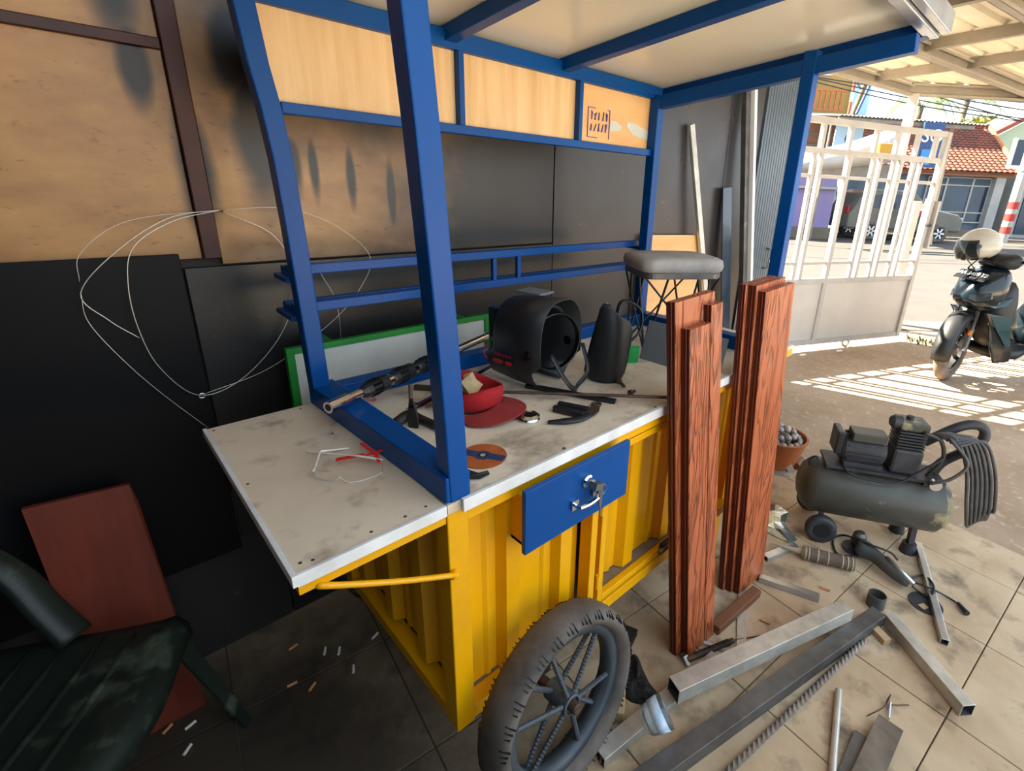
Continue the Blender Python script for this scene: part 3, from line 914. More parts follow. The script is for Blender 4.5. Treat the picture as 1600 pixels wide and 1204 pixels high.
# folding flap at the right end
rf_ = part(MB().box((L + 0.022, 0.0, HC - 0.014), (1.54, 0.598, HC)), 'side_flap', M_flap, 0.001)
MB().box((L + 0.022, 0.0, HC - 0.042), (1.54, 0.025, HC - 0.0145)).box((1.515, 0.025, HC - 0.042), (1.54, 0.598, HC - 0.0145)).build('flap_frame', M_yellow, rf_)

# ------------------------------------------------------------------ things on and around the counter
# green framed white menu board behind the cart
gb = thing('menu_board', 'white board in a green frame standing behind the cart', 'board', (0.28, 0.735, 0.70))
MB().box((-0.02, 0.728, 0.70), (0.60, 0.736, 0.955)).build('board_sheet', M_board, gb)
for a, b in (((-0.037, 0.722, 0.70), (-0.017, 0.742, 0.962)), ((0.40, 0.722, 0.72), (0.415, 0.742, 0.945)), ((0.597, 0.722, 0.70), (0.617, 0.742, 0.962)),
             ((-0.017, 0.722, 0.945), (0.597, 0.742, 0.962)), ((-0.017, 0.722, 0.70), (0.597, 0.742, 0.717))):
    MB().box(a, b).build('frame_bar', M_green, gb, bevel=0.001)
for x in (0.06, 0.5):
    for z in (0.70, 0.95):
        MB().box((x, 0.742, z), (x + 0.03, 0.868, z + 0.010)).build('bracket', M_green, gb)

# telescopic pole lying across the base rails
def pole_part(m, a, b, r, **k):
    return m.tube([a, b], r, 14)
pa, pb = V((-0.060, 0.375, 0.926)), V((0.555, 0.640, 0.915))
pd = (pb - pa).normalized()
tp = thing('telescopic_pole', 'black ribbed telescopic pole with a bright chrome tip resting across the blue rails', 'pole', pa)
def at(t):
    return pa + pd * t
MB().tube([at(0), at(0.055)], [0.0135, 0.0135], 16).tube([at(0.055), at(0.095)], 0.010, 16).build('chrome_tip', M_chrome, tp, smooth=False)
MB().lathe([(0.004, -0.0005), (0.008, -0.0005), (0.008, 0.0), (0.004, 0.0)], at(-0.0002), pd, 16).build('tip_socket', M_black, tp)
t = 0.095
for k in range(3):
    MB().tube([at(t), at(t + 0.012), at(t + 0.025), at(t + 0.055)], [0.011, 0.017, 0.019, 0.0185], 16).tube([at(t + 0.055), at(t + 0.08)], 0.0205, 16).build('collar', M_black, tp)
    g = MB()
    q = pd.cross(V((0, 0, 1))).normalized()
    q2 = q.cross(pd)
    for j in range(10):
        a = 2 * PI * j / 10
        g.bar(at(t + 0.026) + (q * math.cos(a) + q2 * math.sin(a)) * 0.019, at(t + 0.054) + (q * math.cos(a) + q2 * math.sin(a)) * 0.019, 0.004, 0.004)
    g.build('rib_grip', M_black_g, tp)['kind'] = 'stuff'
    MB().tube([at(t + 0.08), at(t + 0.105)], 0.014, 16).build('chrome_section', M_chrome, tp)
    t += 0.095
MB().tube([at(t), at(0.665)], 0.0125, 16).build('chrome_tube', M_chrome, tp)
lone(MB().tube([(0.12, 0.375, 0.861), (0.60, 0.548, 0.861)], 0.009, 12).build('chrome_rod', M_chrome), 'thin chrome rod lying under the telescopic pole on the counter', 'rod')

# welding helmet lying open towards the right
hw = V((0.515, 0.335, 0.85))
wh = thing('welding_helmet', 'black welding helmet lying on its side with faded red lettering and open towards the street', 'helmet', hw)
hx = V((0.20, -0.98, 0)).normalized()   # opening direction
hy = V((0.98, 0.20, 0)).normalized()    # sideways
hz = V((0, 0, 1))
def hp(a, b, c):
    return hw + hx * a + hy * b + hz * c
def shell(a, s, top, bot, wd):
    pts = []
    n = 22
    for k in range(n + 1):
        th = -0.38 * PI + (1.76 * PI) * k / n
        cx_ = math.cos(th)
        sz = math.sin(th)
        r = wd * (abs(cx_) ** 0.75) * (1 if cx_ >= 0 else -1)
        z = (top if sz > 0 else bot) * (abs(sz) ** 0.75) * (1 if sz >= 0 else -1)
        pts.append(hp(a - (0.035 if sz < -0.3 else 0) , r * s, 0.127 + z * s))
    return pts
sh = MB()
secs = []
for a, s, tp_, bt, wd in ((-0.115, 0.55, 0.120, 0.105, 0.080), (-0.112, 0.86, 0.120, 0.120, 0.085), (-0.095, 0.95, 0.122, 0.124, 0.088), (-0.02, 1.0, 0.126, 0.125, 0.092), (0.075, 1.03, 0.128, 0.122, 0.096)):
    secs.append(shell(a, s, tp_, bt, wd))
sh.loft(secs, closed=False)
sh.bm.faces.new([v for v in sh.bm.verts][:23])
sh.build('shell', M_black, wh, solid=0.004, smooth=True)
MB().obox(hp(-0.125, 0.0, 0.165), hx * 0.018, hy * 0.062, hz * 0.050).build('lens_frame', M_black_g, wh, bevel=0.004)
MB().obox(hp(-0.08, 0.075, 0.248), hx * 0.045, hy * 0.035, hz * 0.004).build('lens_cover', M_greymetal, wh, bevel=0.002)
band = [hp(0.05 + 0.03 * math.cos(q), 0.074 * math.cos(q), 0.135 + 0.082 * math.sin(q)) for q in [2 * PI * i / 28 for i in range(28)]]
MB().tube(band, 0.010, 8, closed=True, flat=0.35).build('head_band', M_black_g, wh, smooth=True)
MB().tube([hp(0.035, 0.070 * math.cos(q), 0.150 + 0.085 * math.sin(q)) for q in [0.25 * PI + 0.5 * PI * i / 12 for i in range(13)]], 0.009, 8, flat=0.4).build('crown_strap', M_grey_rim, wh)
MB().tube(smooth_path([hp(0.08, -0.06, 0.12), hp(0.125, -0.055, 0.06), hp(0.135, -0.02, 0.02), hp(0.115, 0.03, 0.012), hp(0.125, 0.065, 0.05), hp(0.09, 0.085, 0.12)], 5), 0.009, 8, flat=0.4).build('chin_strap', M_black, wh, smooth=True)
for sg in (-1, 1):
    MB().lathe([(0, 0), (0.014, 0), (0.012, 0.012), (0, 0.014)], hp(0.03, sg * 0.092, 0.115), hy * sg, 16).build('knob', M_black_g, wh)
fx = hx
fm = frame(hp(-0.055, -0.0905, 0.112), hx, -hy)
fm = Matrix.Translation(-hy * 0.004) @ frame(hp(-0.062, -0.0905, 0.095), hx, -hy)
text_mesh('red_lettering', 'STAR KING', 0.013, M_logo, wh, fm)
lg = MB()
lg.tube([fm @ V((-0.048 + 0.022 * math.cos(q), 0.022 * math.sin(q), 0)) for q in [0.55 * PI + 0.9 * PI * i / 10 for i in range(11)]], 0.0016, 6)
for cx_, w_ in ((-0.016, 0.021), (0.024, 0.013)):
    lg.prism([fm @ V((cx_ - w_, -0.019, 0)), fm @ V((cx_ - w_ * 0.6, -0.025, 0)), fm @ V((cx_ + w_ * 0.6, -0.025, 0)), fm @ V((cx_ + w_, -0.019, 0)), fm @ V((cx_ + w_ * 0.6, -0.014, 0)), fm @ V((cx_ - w_ * 0.6, -0.014, 0))], -hy * 0.0008)
lg.build('red_emblem', M_logo2, wh)

# second face shield standing on edge
fs = V((0.665, 0.195, 0.85))
f2 = thing('face_shield', 'black face shield standing on edge between the welding helmet and the stool', 'face shield', fs)
gx = V((0.68, -0.73, 0)).normalized()
gy = V((0.73, 0.68, 0)).normalized()
rows = []
for (z, l, r) in ((0.0, -0.050, 0.020), (0.006, -0.066, 0.034), (0.025, -0.074, 0.045), (0.06, -0.070, 0.052), (0.11, -0.062, 0.058), (0.15, -0.054, 0.062), (0.185, -0.047, 0.050), (0.205, -0.042, 0.020), (0.225, -0.038, 0.000), (0.240, -0.030, -0.010)):
    row = []
    for k in range(13):
        u_ = l + (r - l) * k / 12
        q = (u_ + 0.01) / 0.075
        row.append(fs + gx * u_ + hz * (z + 0.0025) + gy * (0.055 * q * q - 0.012 * math.sin(z * 13)))
    rows.append(row)
MB().loft(rows, closed=False).build('shield', M_black, f2, solid=0.004, smooth=True)
MB().tube(smooth_path([fs + gx * 0.012 + hz * 0.19 + gy * 0.05, fs + gx * 0.03 + hz * 0.235 + gy * 0.08, fs + gx * 0.085 + hz * 0.21 + gy * 0.09, fs + gx * 0.088 + hz * 0.15 + gy * 0.075, fs + gx * 0.05 + hz * 0.11 + gy * 0.05], 5), 0.008, 8, flat=0.5).build('head_band', M_black_g, f2, smooth=True)
MB().lathe([(0, 0), (0.012, 0), (0.010, 0.012), (0, 0.014)], fs + gx * -0.024 + hz * 0.222 + gy * 0.03, -gy, 14).build('knob', M_chrome, f2)
MB().tube(smooth_path([fs + gx * -0.02 + hz * 0.235 + gy * 0.05, fs + gx * 0.0 + hz * 0.20 + gy * 0.05, fs + gx * 0.01 + hz * 0.172 + gy * 0.048], 4), 0.003, 6).build('strap', M_steel, f2)

# stool: grey cushion on thin crossed wire legs
sb = V((1.12, 0.32, 0.85))
so = thing('wire_stool', 'low stool with grey velvet cushion and thin crossed wire legs on the counter', 'stool', sb)
sx_, sy_ = V((0.86, -0.51, 0)), V((0.51, 0.86, 0))
def sp(a, b, c):
    return sb + sx_ * a + sy_ * b + hz * c
def rrect(a, b, r, z, k=5):
    pts = []
    for cx_, cy_, a0 in ((a - r, b - r, 0), (-a + r, b - r, 0.5 * PI), (-a + r, -b + r, PI), (a - r, -b + r, 1.5 * PI)):
        for i in range(k + 1):
            t_ = a0 + 0.5 * PI * i / k
            pts.append(sp(cx_ + r * math.cos(t_), cy_ + r * math.sin(t_), z))
    return pts
MB().loft([rrect(0.142, 0.108, 0.040, 0.286), rrect(0.152, 0.118, 0.048, 0.294), rrect(0.156, 0.122, 0.050, 0.310), rrect(0.152, 0.118, 0.048, 0.328), rrect(0.136, 0.102, 0.042, 0.337)]).build('cushion', M_fabric, so, smooth=True)
MB().loft([rrect(0.146, 0.112, 0.040, 0.268), rrect(0.146, 0.112, 0.040, 0.288)]).build('seat_frame', M_galv_d, so, bevel=0.002)
foot = {}
for sa in (-1, 1):
    for sb_ in (-1, 1):
        ft = sp(sa * 0.115, sb_ * 0.085, 0.0045)
        for (ta, tb) in ((sa * 0.136, sb_ * 0.035), (sa * 0.055, sb_ * 0.100)):
            MB().tube([sp(ta, tb, 0.27), ft], 0.0042, 8).build('leg', M_black, so)
for k in range(4):
    a, b = ((-1, -1), (1, -1), (1, 1), (-1, 1))[k], ((1, -1), (1, 1), (-1, 1), (-1, -1))[k]
    MB().tube([sp(a[0] * 0.136, a[1] * 0.10, 0.27), sp(b[0] * 0.115, b[1] * 0.085, 0.0045)], 0.0036, 8).build('cross_wire', M_black, so)

# grey sheet standing at the end of the counter
g0 = (0.924, 0.279, 0.85)
g1 = (0.94, -0.012, 0.85)
lone(MB().prism([(g0[0], g0[1], 0.851), (g1[0], g1[1], 0.851), (g1[0] + 0.05, g1[1] + 0.01, 0.975), (g0[0] + 0.05, g0[1] + 0.01, 0.975)], (0.004, 0.006, 0)).build('metal_sheet', M_greymetal), 'plain grey metal sheet leaning across the right end of the counter', 'metal sheet')
lone(MB().box((-0.025, -0.003, 0), (0.025, 0.003, 0.06)).xform(Matrix.Translation((0.866, 0.275, 0.85)) @ Matrix.Rotation(-0.7, 4, 'Z') @ Matrix.Rotation(0.12, 4, 'X')).build('green_card', mat('green_card', '#23a052', '#1b9148', rough=0.5, scale=30)), 'small green card propped behind the face shield on the counter', 'card')

# red cap turned upside down with crumpled paper in it
cp = V((0.266, 0.317, 0.85))
cap = thing('baseball_cap', 'upside-down red cap with a faded brim lying on the counter', 'cap', cp)
cxd = V((0.30, -0.95, 0)).normalized()
cyd = V((0.95, 0.30, 0)).normalized()
n = 28
def ring(r, z, k=1.0, ox=0.0):
    return [cp + cxd * (0.86 * r * math.cos(q) * 1.05 + ox) + cyd * (0.86 * r * math.sin(q) * 0.92) + hz * 0.88 * (z + 0.012 * math.cos(q * 2 + 0.6) * k) for q in [2 * PI * i / n for i in range(n)]]
MB().loft([ring(0.03, 0.006, 0.1), ring(0.07, 0.010, 0.2), ring(0.092, 0.030, 0.4), ring(0.096, 0.062, 0.9), ring(0.093, 0.078, 1.0), ring(0.086, 0.076, 1.0), ring(0.084, 0.040, 0.6), ring(0.062, 0.020, 0.3)]).build('crown', M_red_cap, cap, smooth=True)
bp_ = []
for k in range(2):
    zz = -0.003 * k
    inn = [cp + cxd * (0.083 * math.cos(q)) + cyd * (0.079 * math.sin(q)) + hz * (0.030 - 0.018 * abs(math.sin(q)) + zz) for q in [-0.42 * PI + 0.84 * PI * i / 16 for i in range(17)]]
    ou = [cp + cxd * (0.053 + 0.098 * math.cos(q)) + cyd * (0.096 * math.sin(q)) + hz * (0.020 - 0.014 * math.sin(q) ** 2 + zz) for q in [-0.46 * PI + 0.92 * PI * i / 16 for i in range(17)]]
    bp_.append((inn, ou))
MB().loft([bp_[0][0], bp_[0][1], bp_[1][1], bp_[1][0]], cap=False, closed=False).build('brim', M_red_brim, cap, smooth=False)
pp = MB()
for (dx, dy, dz, ax_, s) in ((0.005, 0.0, 0.060, 0.3, 1.0), (-0.012, 0.03, 0.055, 1.2, 0.8), (0.02, 0.035, 0.062, -0.4, 0.7)):
    c = cp + V((dx, dy, dz))
    u_, v_ = V((math.cos(ax_), math.sin(ax_), 0.35)) * 0.024 * s, V((-math.sin(ax_), math.cos(ax_), 0.8)) * 0.020 * s
    pp.quads([c - u_ - v_, c + u_ - v_ * 0.7, c + u_ * 0.6 + v_, c - u_ * 0.8 + v_ * 1.1, c + V((0, 0, 0.012))], [(0, 1, 4), (1, 2, 4), (2, 3, 4), (3, 0, 4)])
pp_o = pp.build('crumpled_paper', M_paper, None, solid=0.0015)
lone(pp_o, 'crumpled brown paper scraps lying inside the red cap', 'paper')

# cutting disc
dc = (0.146, 0.095, 0.853)
cd = thing('cutting_disc', 'round orange abrasive cutting disc with a blue printed band lying near the front post', 'disc', (dc[0], dc[1], 0.85))
dM = Matrix.Translation((dc[0], dc[1], 0.8505))
MB().lathe([(0.011, 0), (0.050, 0), (0.0505, 0.0022), (0.011, 0.003)], (0, 0, 0), (0, 0, 1), 48, closed=True).xform(dM).build('abrasive', M_disc, cd)
bnd = MB()
for s in (-1, 1):
    bnd.prism([(s * 0.013, -0.012, 0.0024), (s * 0.047, -0.012, 0.0024), (s * 0.0485, 0.0, 0.0024), (s * 0.047, 0.010, 0.0024), (s * 0.013, 0.010, 0.0024)], (0, 0, 0.0010))
bnd.xform(dM @ Matrix.Rotation(0.55 + PI / 2, 4, 'Z')).build('printed_band', M_disc_b, cd)
MB().lathe([(0.006, 0.0), (0.0115, 0.0), (0.0115, 0.004), (0.006, 0.004)], (0, 0, 0), (0, 0, 1), 24, closed=True).xform(dM).build('centre_ring', M_chrome, cd)
MB().lathe([(0.0115, 0.0026), (0.018, 0.0026), (0.018, 0.0036), (0.0115, 0.0036)], (0, 0, 0), (0, 0, 1), 24, closed=True).xform(dM).build('centre_label', M_disc_b, cd)

# small metal cap, tubes, hook knife, flat bars, rod, bolts
mc = (0.335, 0.167, 0.85)
lone(MB().lathe([(0.014, 0.014), (0.020, 0.016), (0.026, 0.012), (0.024, 0.008), (0.027, 0.004), (0.026, 0.0), (0.0, 0.0), (0.0, 0.006), (0.013, 0.007)], mc, (0, 0, 1), 28, closed=False).build('chrome_ring', M_chrome), 'small round chrome ring beside the brim of the red cap', 'ring')
for i, (a, b) in enumerate((((0.412, 0.162, 0.86), (0.443, 0.082, 0.86)), ((0.437, 0.172, 0.86), (0.472, 0.096, 0.86)))):
    o = thing('short_tube', ('front one of two short black square tubes beside the hooked knife', 'rear one of two short black square tubes beside the hooked knife')[i], 'tube', ((a[0] + b[0]) / 2, (a[1] + b[1]) / 2, 0.85), 'short black tubes on the counter')
    va, vb = V((a[0], a[1], 0.859)), V((b[0], b[1], 0.859))
    MB().bar(va, vb, 0.016, 0.016).build('tube_wall', M_black, o, bevel=0.002)
    e = (vb - va).normalized()
    MB().bar(vb, vb + e * 0.0006, 0.011, 0.011).build('open_end', M_black_g, o)
kf = thing('hooked_knife', 'dark hooked knife with a curved handle and a ring end on the counter', 'knife', (0.409, 0.099, 0.85))
ku = smooth_path([(0.352, 0.118, 0.856), (0.382, 0.095, 0.857), (0.418, 0.078, 0.857), (0.456, 0.079, 0.857)], 5)
nn = len(ku)
MB().tube(ku, [0.006 + 0.006 * min(1, i / 5) for i in range(nn)], 8, flat=0.5).build('handle', M_black, kf, smooth=True)
bl = [(0.44, 0.076, 0.856), (0.45, 0.106, 0.856), (0.492, 0.106, 0.856), (0.522, 0.117, 0.856), (0.523, 0.1, 0.856), (0.492, 0.076, 0.856), (0.462, 0.067, 0.856)]
MB().prism(bl, (0, 0, 0.003)).build('blade', M_rust, kf)
MB().tube(arc((0.518, 0.109, 0.858), 0.012, 0, 2 * PI, 14)[:-1], 0.003, 6, closed=True).build('ring', M_rust, kf)
lone(MB().bar((0.459, 0.33, 0.856), (0.574, 0.09, 0.856), 0.018, 0.010).build('flat_bar', M_black, bevel=0.001), 'long flat black bar lying under the thin rod on the counter', 'bar')
lone(MB().tube([(0.165, 0.371, 0.864), (0.30, 0.285, 0.880), (0.363, 0.3, 0.872), (0.552, 0.123, 0.87), (0.699, -0.022, 0.87)], 0.0048, 8).build('thin_rod', M_rust), 'long thin rusty rod lying across the counter over the red cap', 'rod')
for i, (h_, t_, lab) in enumerate((((0.688, 0.175, 0.86), (0.674, 0.141, 0.856), 'rusty hexagon bolt lying by the foot of the face shield'), ((0.652, 0.102, 0.857), (0.678, 0.102, 0.856), 'short rusty bolt nearest to the redwood boards on the counter'))):
    o = thing('bolt', lab, 'bolt', (h_[0], h_[1], 0.85))
    d_ = (V(t_) - V(h_)).normalized()
    MB().lathe([(0, -0.004), (0.009, -0.004), (0.009, 0.003), (0, 0.003)], h_, d_, 6).build('head', M_rust, o)
    MB().tube([V(h_), V(h_) + d_ * (0.035 if i == 0 else 0.02)], 0.0045, 8).build('shank', M_rust, o)
# clamp-like tool by the post (dark bell crank with bracket)
k0 = thing('bell_crank', 'dark curved iron lever with a pierced bracket standing on the counter behind the front post', 'lever', (0.097, 0.323, 0.85))
MB().tube(smooth_path([(0.072, 0.335, 0.862), (0.095, 0.334, 0.872), (0.115, 0.336, 0.868), (0.125, 0.312, 0.862), (0.139, 0.249, 0.86)], 5), [0.013] * 10 + [0.010] * 11, 10).build('lever_arm', M_dark_iron, k0, smooth=True)
q0 = V((0.097, 0.306, 0.852))
brk = [(-0.013, 0.0), (0.013, 0.0), (0.013, 0.035), (0.003, 0.078), (-0.005, 0.078), (-0.012, 0.035)]
bx_ = V((0.5, -0.86, 0))
MB().prism([q0 + bx_ * u + hz * v_ for u, v_ in brk], V((0.86, 0.5, 0)) * 0.006).build('bracket', M_dark_iron, k0, bevel=0.001)
MB().lathe([(0, -0.001), (0.005, -0.001), (0.005, 0.0005), (0, 0.0005)], q0 + hz * 0.055, bx_.cross(hz) * 1, 12).build('hole', M_black_g, k0)
MB().tube([q0 + hz * 0.075, q0 + hz * 0.105 + V((0.006, 0.01, 0))], 0.005, 8).build('pin', M_rust, k0)
lone(MB().bar((0.212, 0.513, 0.858), (0.273, 0.441, 0.858), 0.012, 0.012).build('rusty_bar', M_rust), 'short rusty bar just below the telescopic pole behind the front post', 'bar')
lone(MB().bar((0.16, 0.42, 0.854), (0.166, 0.404, 0.854), 0.012, 0.008).build('black_stub', M_black), 'tiny black stub lying behind the pierced bracket', 'stub')
lone(MB().obox((0.084, 0.512, 0.853), (0.016, -0.004, 0), (0.004, 0.012, 0), (0, 0, 0.003)).build('foil_packet', mat('pink_packet', '#c9b6b2', '#a85a58', rough=0.5, scale=60)), 'small pinkish packet lying beside the telescopic pole', 'packet')
# torn black scrap by the corner
sc = MB()
rr = random.Random(5)
P0 = [(0.075, 0.08, 0.852), (0.083, 0.078, 0.857), (0.086, 0.052, 0.858), (0.096, 0.039, 0.854), (0.113, 0.032, 0.856), (0.114, 0.027, 0.852), (0.09, 0.025, 0.853), (0.075, 0.036, 0.854), (0.06, 0.047, 0.852)]
sc.prism(P0, (0, 0, 0.004))
lone(sc.build('torn_scrap', M_rag), 'torn dark rubber scrap on the counter at the foot of the front post', 'scrap')

# safety glasses with a red tie
gl = thing('safety_glasses', 'clear safety glasses with a knotted red strap lying on the side flap', 'glasses', (-0.084, 0.224, 0.85))
fr = [(-0.139, 0.247, 0.852), (-0.138, 0.233, 0.868), (-0.119, 0.203, 0.884), (-0.082, 0.175, 0.886), (-0.043, 0.181, 0.872), (-0.043, 0.174, 0.852), (-0.073, 0.16, 0.852), (-0.105, 0.171, 0.853), (-0.117, 0.201, 0.856), (-0.129, 0.209, 0.852)]
lens_t, lens_b = [], []
for i in range(15):
    t_ = i / 14
    a = V((-0.146, 0.227, 0.874)).lerp(V((-0.034, 0.181, 0.874)), t_)
    b = V((-0.142, 0.24, 0.852)).lerp(V((-0.04, 0.172, 0.852)), t_)
    bow = math.sin(PI * t_) * 0.028
    nose = 0.012 * math.exp(-((t_ - 0.36) / 0.06) ** 2)
    lens_t.append(a + V((-0.3, -1, 0)).normalized() * bow * 0.9)
    lens_b.append(b + V((-0.3, -1, 0)).normalized() * bow + hz * nose)
MB().loft([lens_t, [p.lerp(q, 0.5) + V((-0.001, -0.004, 0)) for p, q in zip(lens_t, lens_b)], lens_b], closed=False).build('lens', M_lens, gl, solid=0.0016, smooth=True)
MB().tube(lens_b, 0.0012, 6).build('lower_rim', M_strap_w, gl)
MB().tube([lens_t[-1], V((-0.063, 0.222, 0.876)), V((-0.122, 0.349, 0.853))], 0.0022, 6).build('temple', M_strap_w, gl)
MB().tube([lens_t[0], V((-0.107, 0.307, 0.866)), V((-0.051, 0.306, 0.853))], 0.0022, 6).build('temple', M_strap_w, gl)
rs_ = MB()
for a, b, w_ in (((-0.097, 0.25, 0.868), (-0.052, 0.224, 0.874), 0.010), ((-0.035, 0.276, 0.872), (-0.035, 0.198, 0.876), 0.007), ((-0.059, 0.217, 0.875), (-0.018, 0.213, 0.876), 0.006), ((-0.033, 0.217, 0.877), (-0.042, 0.176, 0.874), 0.006)):
    rs_.bar(a, b, w_, 0.002)
rs_.build('red_strap', M_red, gl)

# redwood mouldings leaning against the counter
def moulding(name, bl, br, tl, thick, label, lip=0.012, grooves=2, group='redwood mouldings leaning on the cart'):
    """board with front face bottom-left bl, bottom-right br, top-left tl; profile grooves along its left edge"""
    bl, br, tl = V(bl), V(br), V(tl)
    w_ = (br - bl)
    W_ = w_.length
    x = w_.normalized()
    z = (tl - bl).normalized()
    x = (x - z * x.dot(z)).normalized()
    y = z.cross(x)            # points away from the viewer side
    Hh = (tl - bl).length
    o = thing(name, label, 'moulding', bl + w_ / 2, group)
    g = thick / 5
    prof = [(0.0, thick), (0.0, thick * 0.78), (g * 0.5, thick * 0.72), (0.0, thick * 0.62), (0.0, thick * 0.42), (g * 0.9, thick * 0.36), (g * 0.9, thick * 0.26), (g * 0.35, thick * 0.2), (g * 0.5, thick * 0.06), (g * 1.1, 0.0)]
    xr = W_
    prof += [(xr - g * 0.8, 0.0), (xr, thick * 0.12), (xr, thick)]
    M_ = Matrix(((x.x, y.x, z.x, bl.x), (x.y, y.y, z.y, bl.y), (x.z, y.z, z.z, bl.z), (0, 0, 0, 1)))
    b = MB()
    b.prism([(u, v_, 0) for u, v_ in prof], (0, 0, Hh))
    ob = b.build('board', M_redwood, None)
    ob.parent = o
    ob.matrix_parent_inverse = Matrix.Identity(4)
    ob.matrix_local = Matrix.Translation(-o.location) @ M_
    fc = MB()
    e = MB().prism([(u, v_, 0.0) for u, v_ in [(-0.0006, thick * 1.0), (-0.0006, thick * 0.78), (g * 0.5 - 0.0006, thick * 0.72), (-0.0006, thick * 0.62), (-0.0006, thick * 0.42), (g * 0.9 - 0.0006, thick * 0.36), (g * 0.9 - 0.0006, thick * 0.26), (g * 0.35 - 0.0006, thick * 0.2), (g * 0.5 - 0.0006, thick * 0.06), (g * 0.5 + 0.0012, thick * 0.06), (g * 0.95 + 0.0012, thick * 0.3), (0.002, thick * 0.5), (0.002, thick)]], (0, 0, Hh))
    eo = e.build('moulded_edge', M_redwood_d, None)
    eo.parent = o
    eo.matrix_local = Matrix.Translation(-o.location) @ M_
    return o
def lean(x0, x1, y0, ztop, xt, yt):
    return (x0, y0, 0.0), (x1, y0 - 0.012, 0.0), (xt, yt, ztop)
def lean_board(x0, x1, y0, hh, th, label, xs=0.0):
    t_ = V((-0.090, 0.088 if x0 < 1 else 0.050, 1.135)) * (hh / 1.135)
    return moulding('redwood_moulding', (x0, y0, 0.001), (x1, y0 - 0.010 * (x1 - x0) / 0.1, 0.001), (x0 + t_.x + xs, y0 + t_.y, t_.z), th, label)
lean_board(0.733, 0.820, -0.150, 1.080, 0.026, 'redwood moulding with deep grain, lower front board of the left pair leaning on the cart')
lean_board(0.824, 0.876, -0.156, 1.130, 0.026, 'narrow redwood strip on the right edge of the left boards leaning on the cart')
lean_board(0.712, 0.876, -0.121, 1.145, 0.027, 'wide redwood moulding with a ribbed top standing behind the left front board')
lean_board(1.098, 1.262, -0.135, 1.135, 0.024, 'wide grained redwood board, frontmost of the right stack leaning on the cart')
lean_board(1.086, 1.250, -0.109, 1.150, 0.024, 'redwood moulding in the middle of the right stack, directly behind its grained front board')
lean_board(1.074, 1.238, -0.083, 1.150, 0.022, 'redwood moulding at the back of the right stack, nearest to the cart')

# ------------------------------------------------------------------ loose metal and litter on the tiles
def hollow(name, a, b, w_, h, label, m=M_galv, cat='tube', wall_=0.002, group=None, up=(0, 0, 1)):
    a, b = V(a), V(b)
    d = (b - a)
    e = d.normalized()
    s = e.cross(V(up)).normalized()
    u = s.cross(e)
    o = thing(name, label, cat, (a + b) / 2 - u * h / 2, group)
    mb = MB()
    def rc(p, k):
        return [p + s * (i * (w_ / 2 - k)) + u * (j * (h / 2 - k)) for i, j in ((-1, -1), (1, -1), (1, 1), (-1, 1))]
    mb.loft([rc(a, wall_), rc(a, 0), rc(b, 0), rc(b, wall_)], cap=False)
    mb.build('tube_wall', m, o, bevel=0.0015)
    MB().loft([rc(a, wall_), rc(b, wall_)], cap=False).build('inside', M_galv_d, o)
    return o
hollow('square_tube', (0.56, -0.205, 0.075), (1.235, -0.449, 0.075), 0.050, 0.050, 'bright galvanised square tube lying on top of the dull tube')
hollow('square_tube', (0.30, -0.262, 0.025), (1.349, -0.526, 0.025), 0.048, 0.048, 'long dull grey square tube lying under the bright galvanised tube', M_galv_d)
hollow('flat_tube', (0.31, -0.154, 0.017), (0.787, -0.221, 0.017), 0.045, 0.032, 'pale flat steel tube lying between the wheel and the plastic cup', M_galv)
hollow('square_tube', (1.375, -0.554, 0.022), (1.17, -0.809, 0.022), 0.042, 0.042, 'galvanised square tube lying alone to the right of the twisted bar', M_galv)
hollow('thin_tube', (1.922, -0.533, 0.013), (1.413, -0.715, 0.012), 0.024, 0.024, 'bright thin square tube slanting out from under the compressor foot', M_alu)
hollow('short_flat_tube', (1.226, -0.151, 0.012), (1.295, -0.35, 0.012), 0.026, 0.022, 'short bright flat tube lying just right of the redwood boards', M_alu, group=None)
hollow('short_flat_tube', (1.349, -0.117, 0.011), (1.518, -0.173, 0.011), 0.030, 0.020, 'shortest bright flat tube with its end under the wrapped handle', M_alu)
lone(MB().bar((1.118, -0.139, 0.004), (0.876, -0.259, 0.004), 0.030, 0.006).build('flat_bar', M_galv), 'thin pale flat bar crossing under the brown wood offcut', 'bar')
br = thing('angle_bracket', 'small grey triangular metal bracket lying beside the foot of the left boards', 'bracket', (0.854, -0.208, 0))
MB().bar((0.819, -0.152, 0.005), (0.874, -0.265, 0.005), 0.012, 0.006).build('long_arm', M_galv, br)
MB().bar((0.84, -0.204, 0.005), (0.86, -0.26, 0.012), 0.010, 0.006).build('short_arm', M_galv, br)
hm = thing('chipping_hammer', 'dark chipping hammer with a spring handle lying at the foot of the left boards', 'hammer', (0.772, -0.163, 0))
MB().tube([(0.72, -0.156, 0.014), (0.893, -0.22, 0.012)], 0.009, 10).build('handle', M_rust, hm)
sp_ = MB()
a, b = V((0.749, -0.164, 0.014)), V((0.88, -0.215, 0.013))
e = (b - a).normalized()
s = e.cross(V((0, 0, 1))).normalized()
u = s.cross(e)
sp_.tube([a.lerp(b, i / 120) + (s * math.cos(i * 0.9) + u * math.sin(i * 0.9)) * 0.010 for i in range(121)], 0.0016, 5)
sp_.build('spring_grip', M_dark_iron, hm)
MB().loft([[(0.721, -0.123, 0.006), (0.738, -0.126, 0.006), (0.732, -0.129, 0.014), (0.715, -0.126, 0.014)], [(0.727, -0.139, 0.004), (0.744, -0.142, 0.004), (0.728, -0.15, 0.024), (0.711, -0.146, 0.024)], [(0.709, -0.164, 0.004), (0.719, -0.168, 0.004), (0.714, -0.17, 0.01), (0.705, -0.167, 0.01)]]).build('head', M_steel, hm)
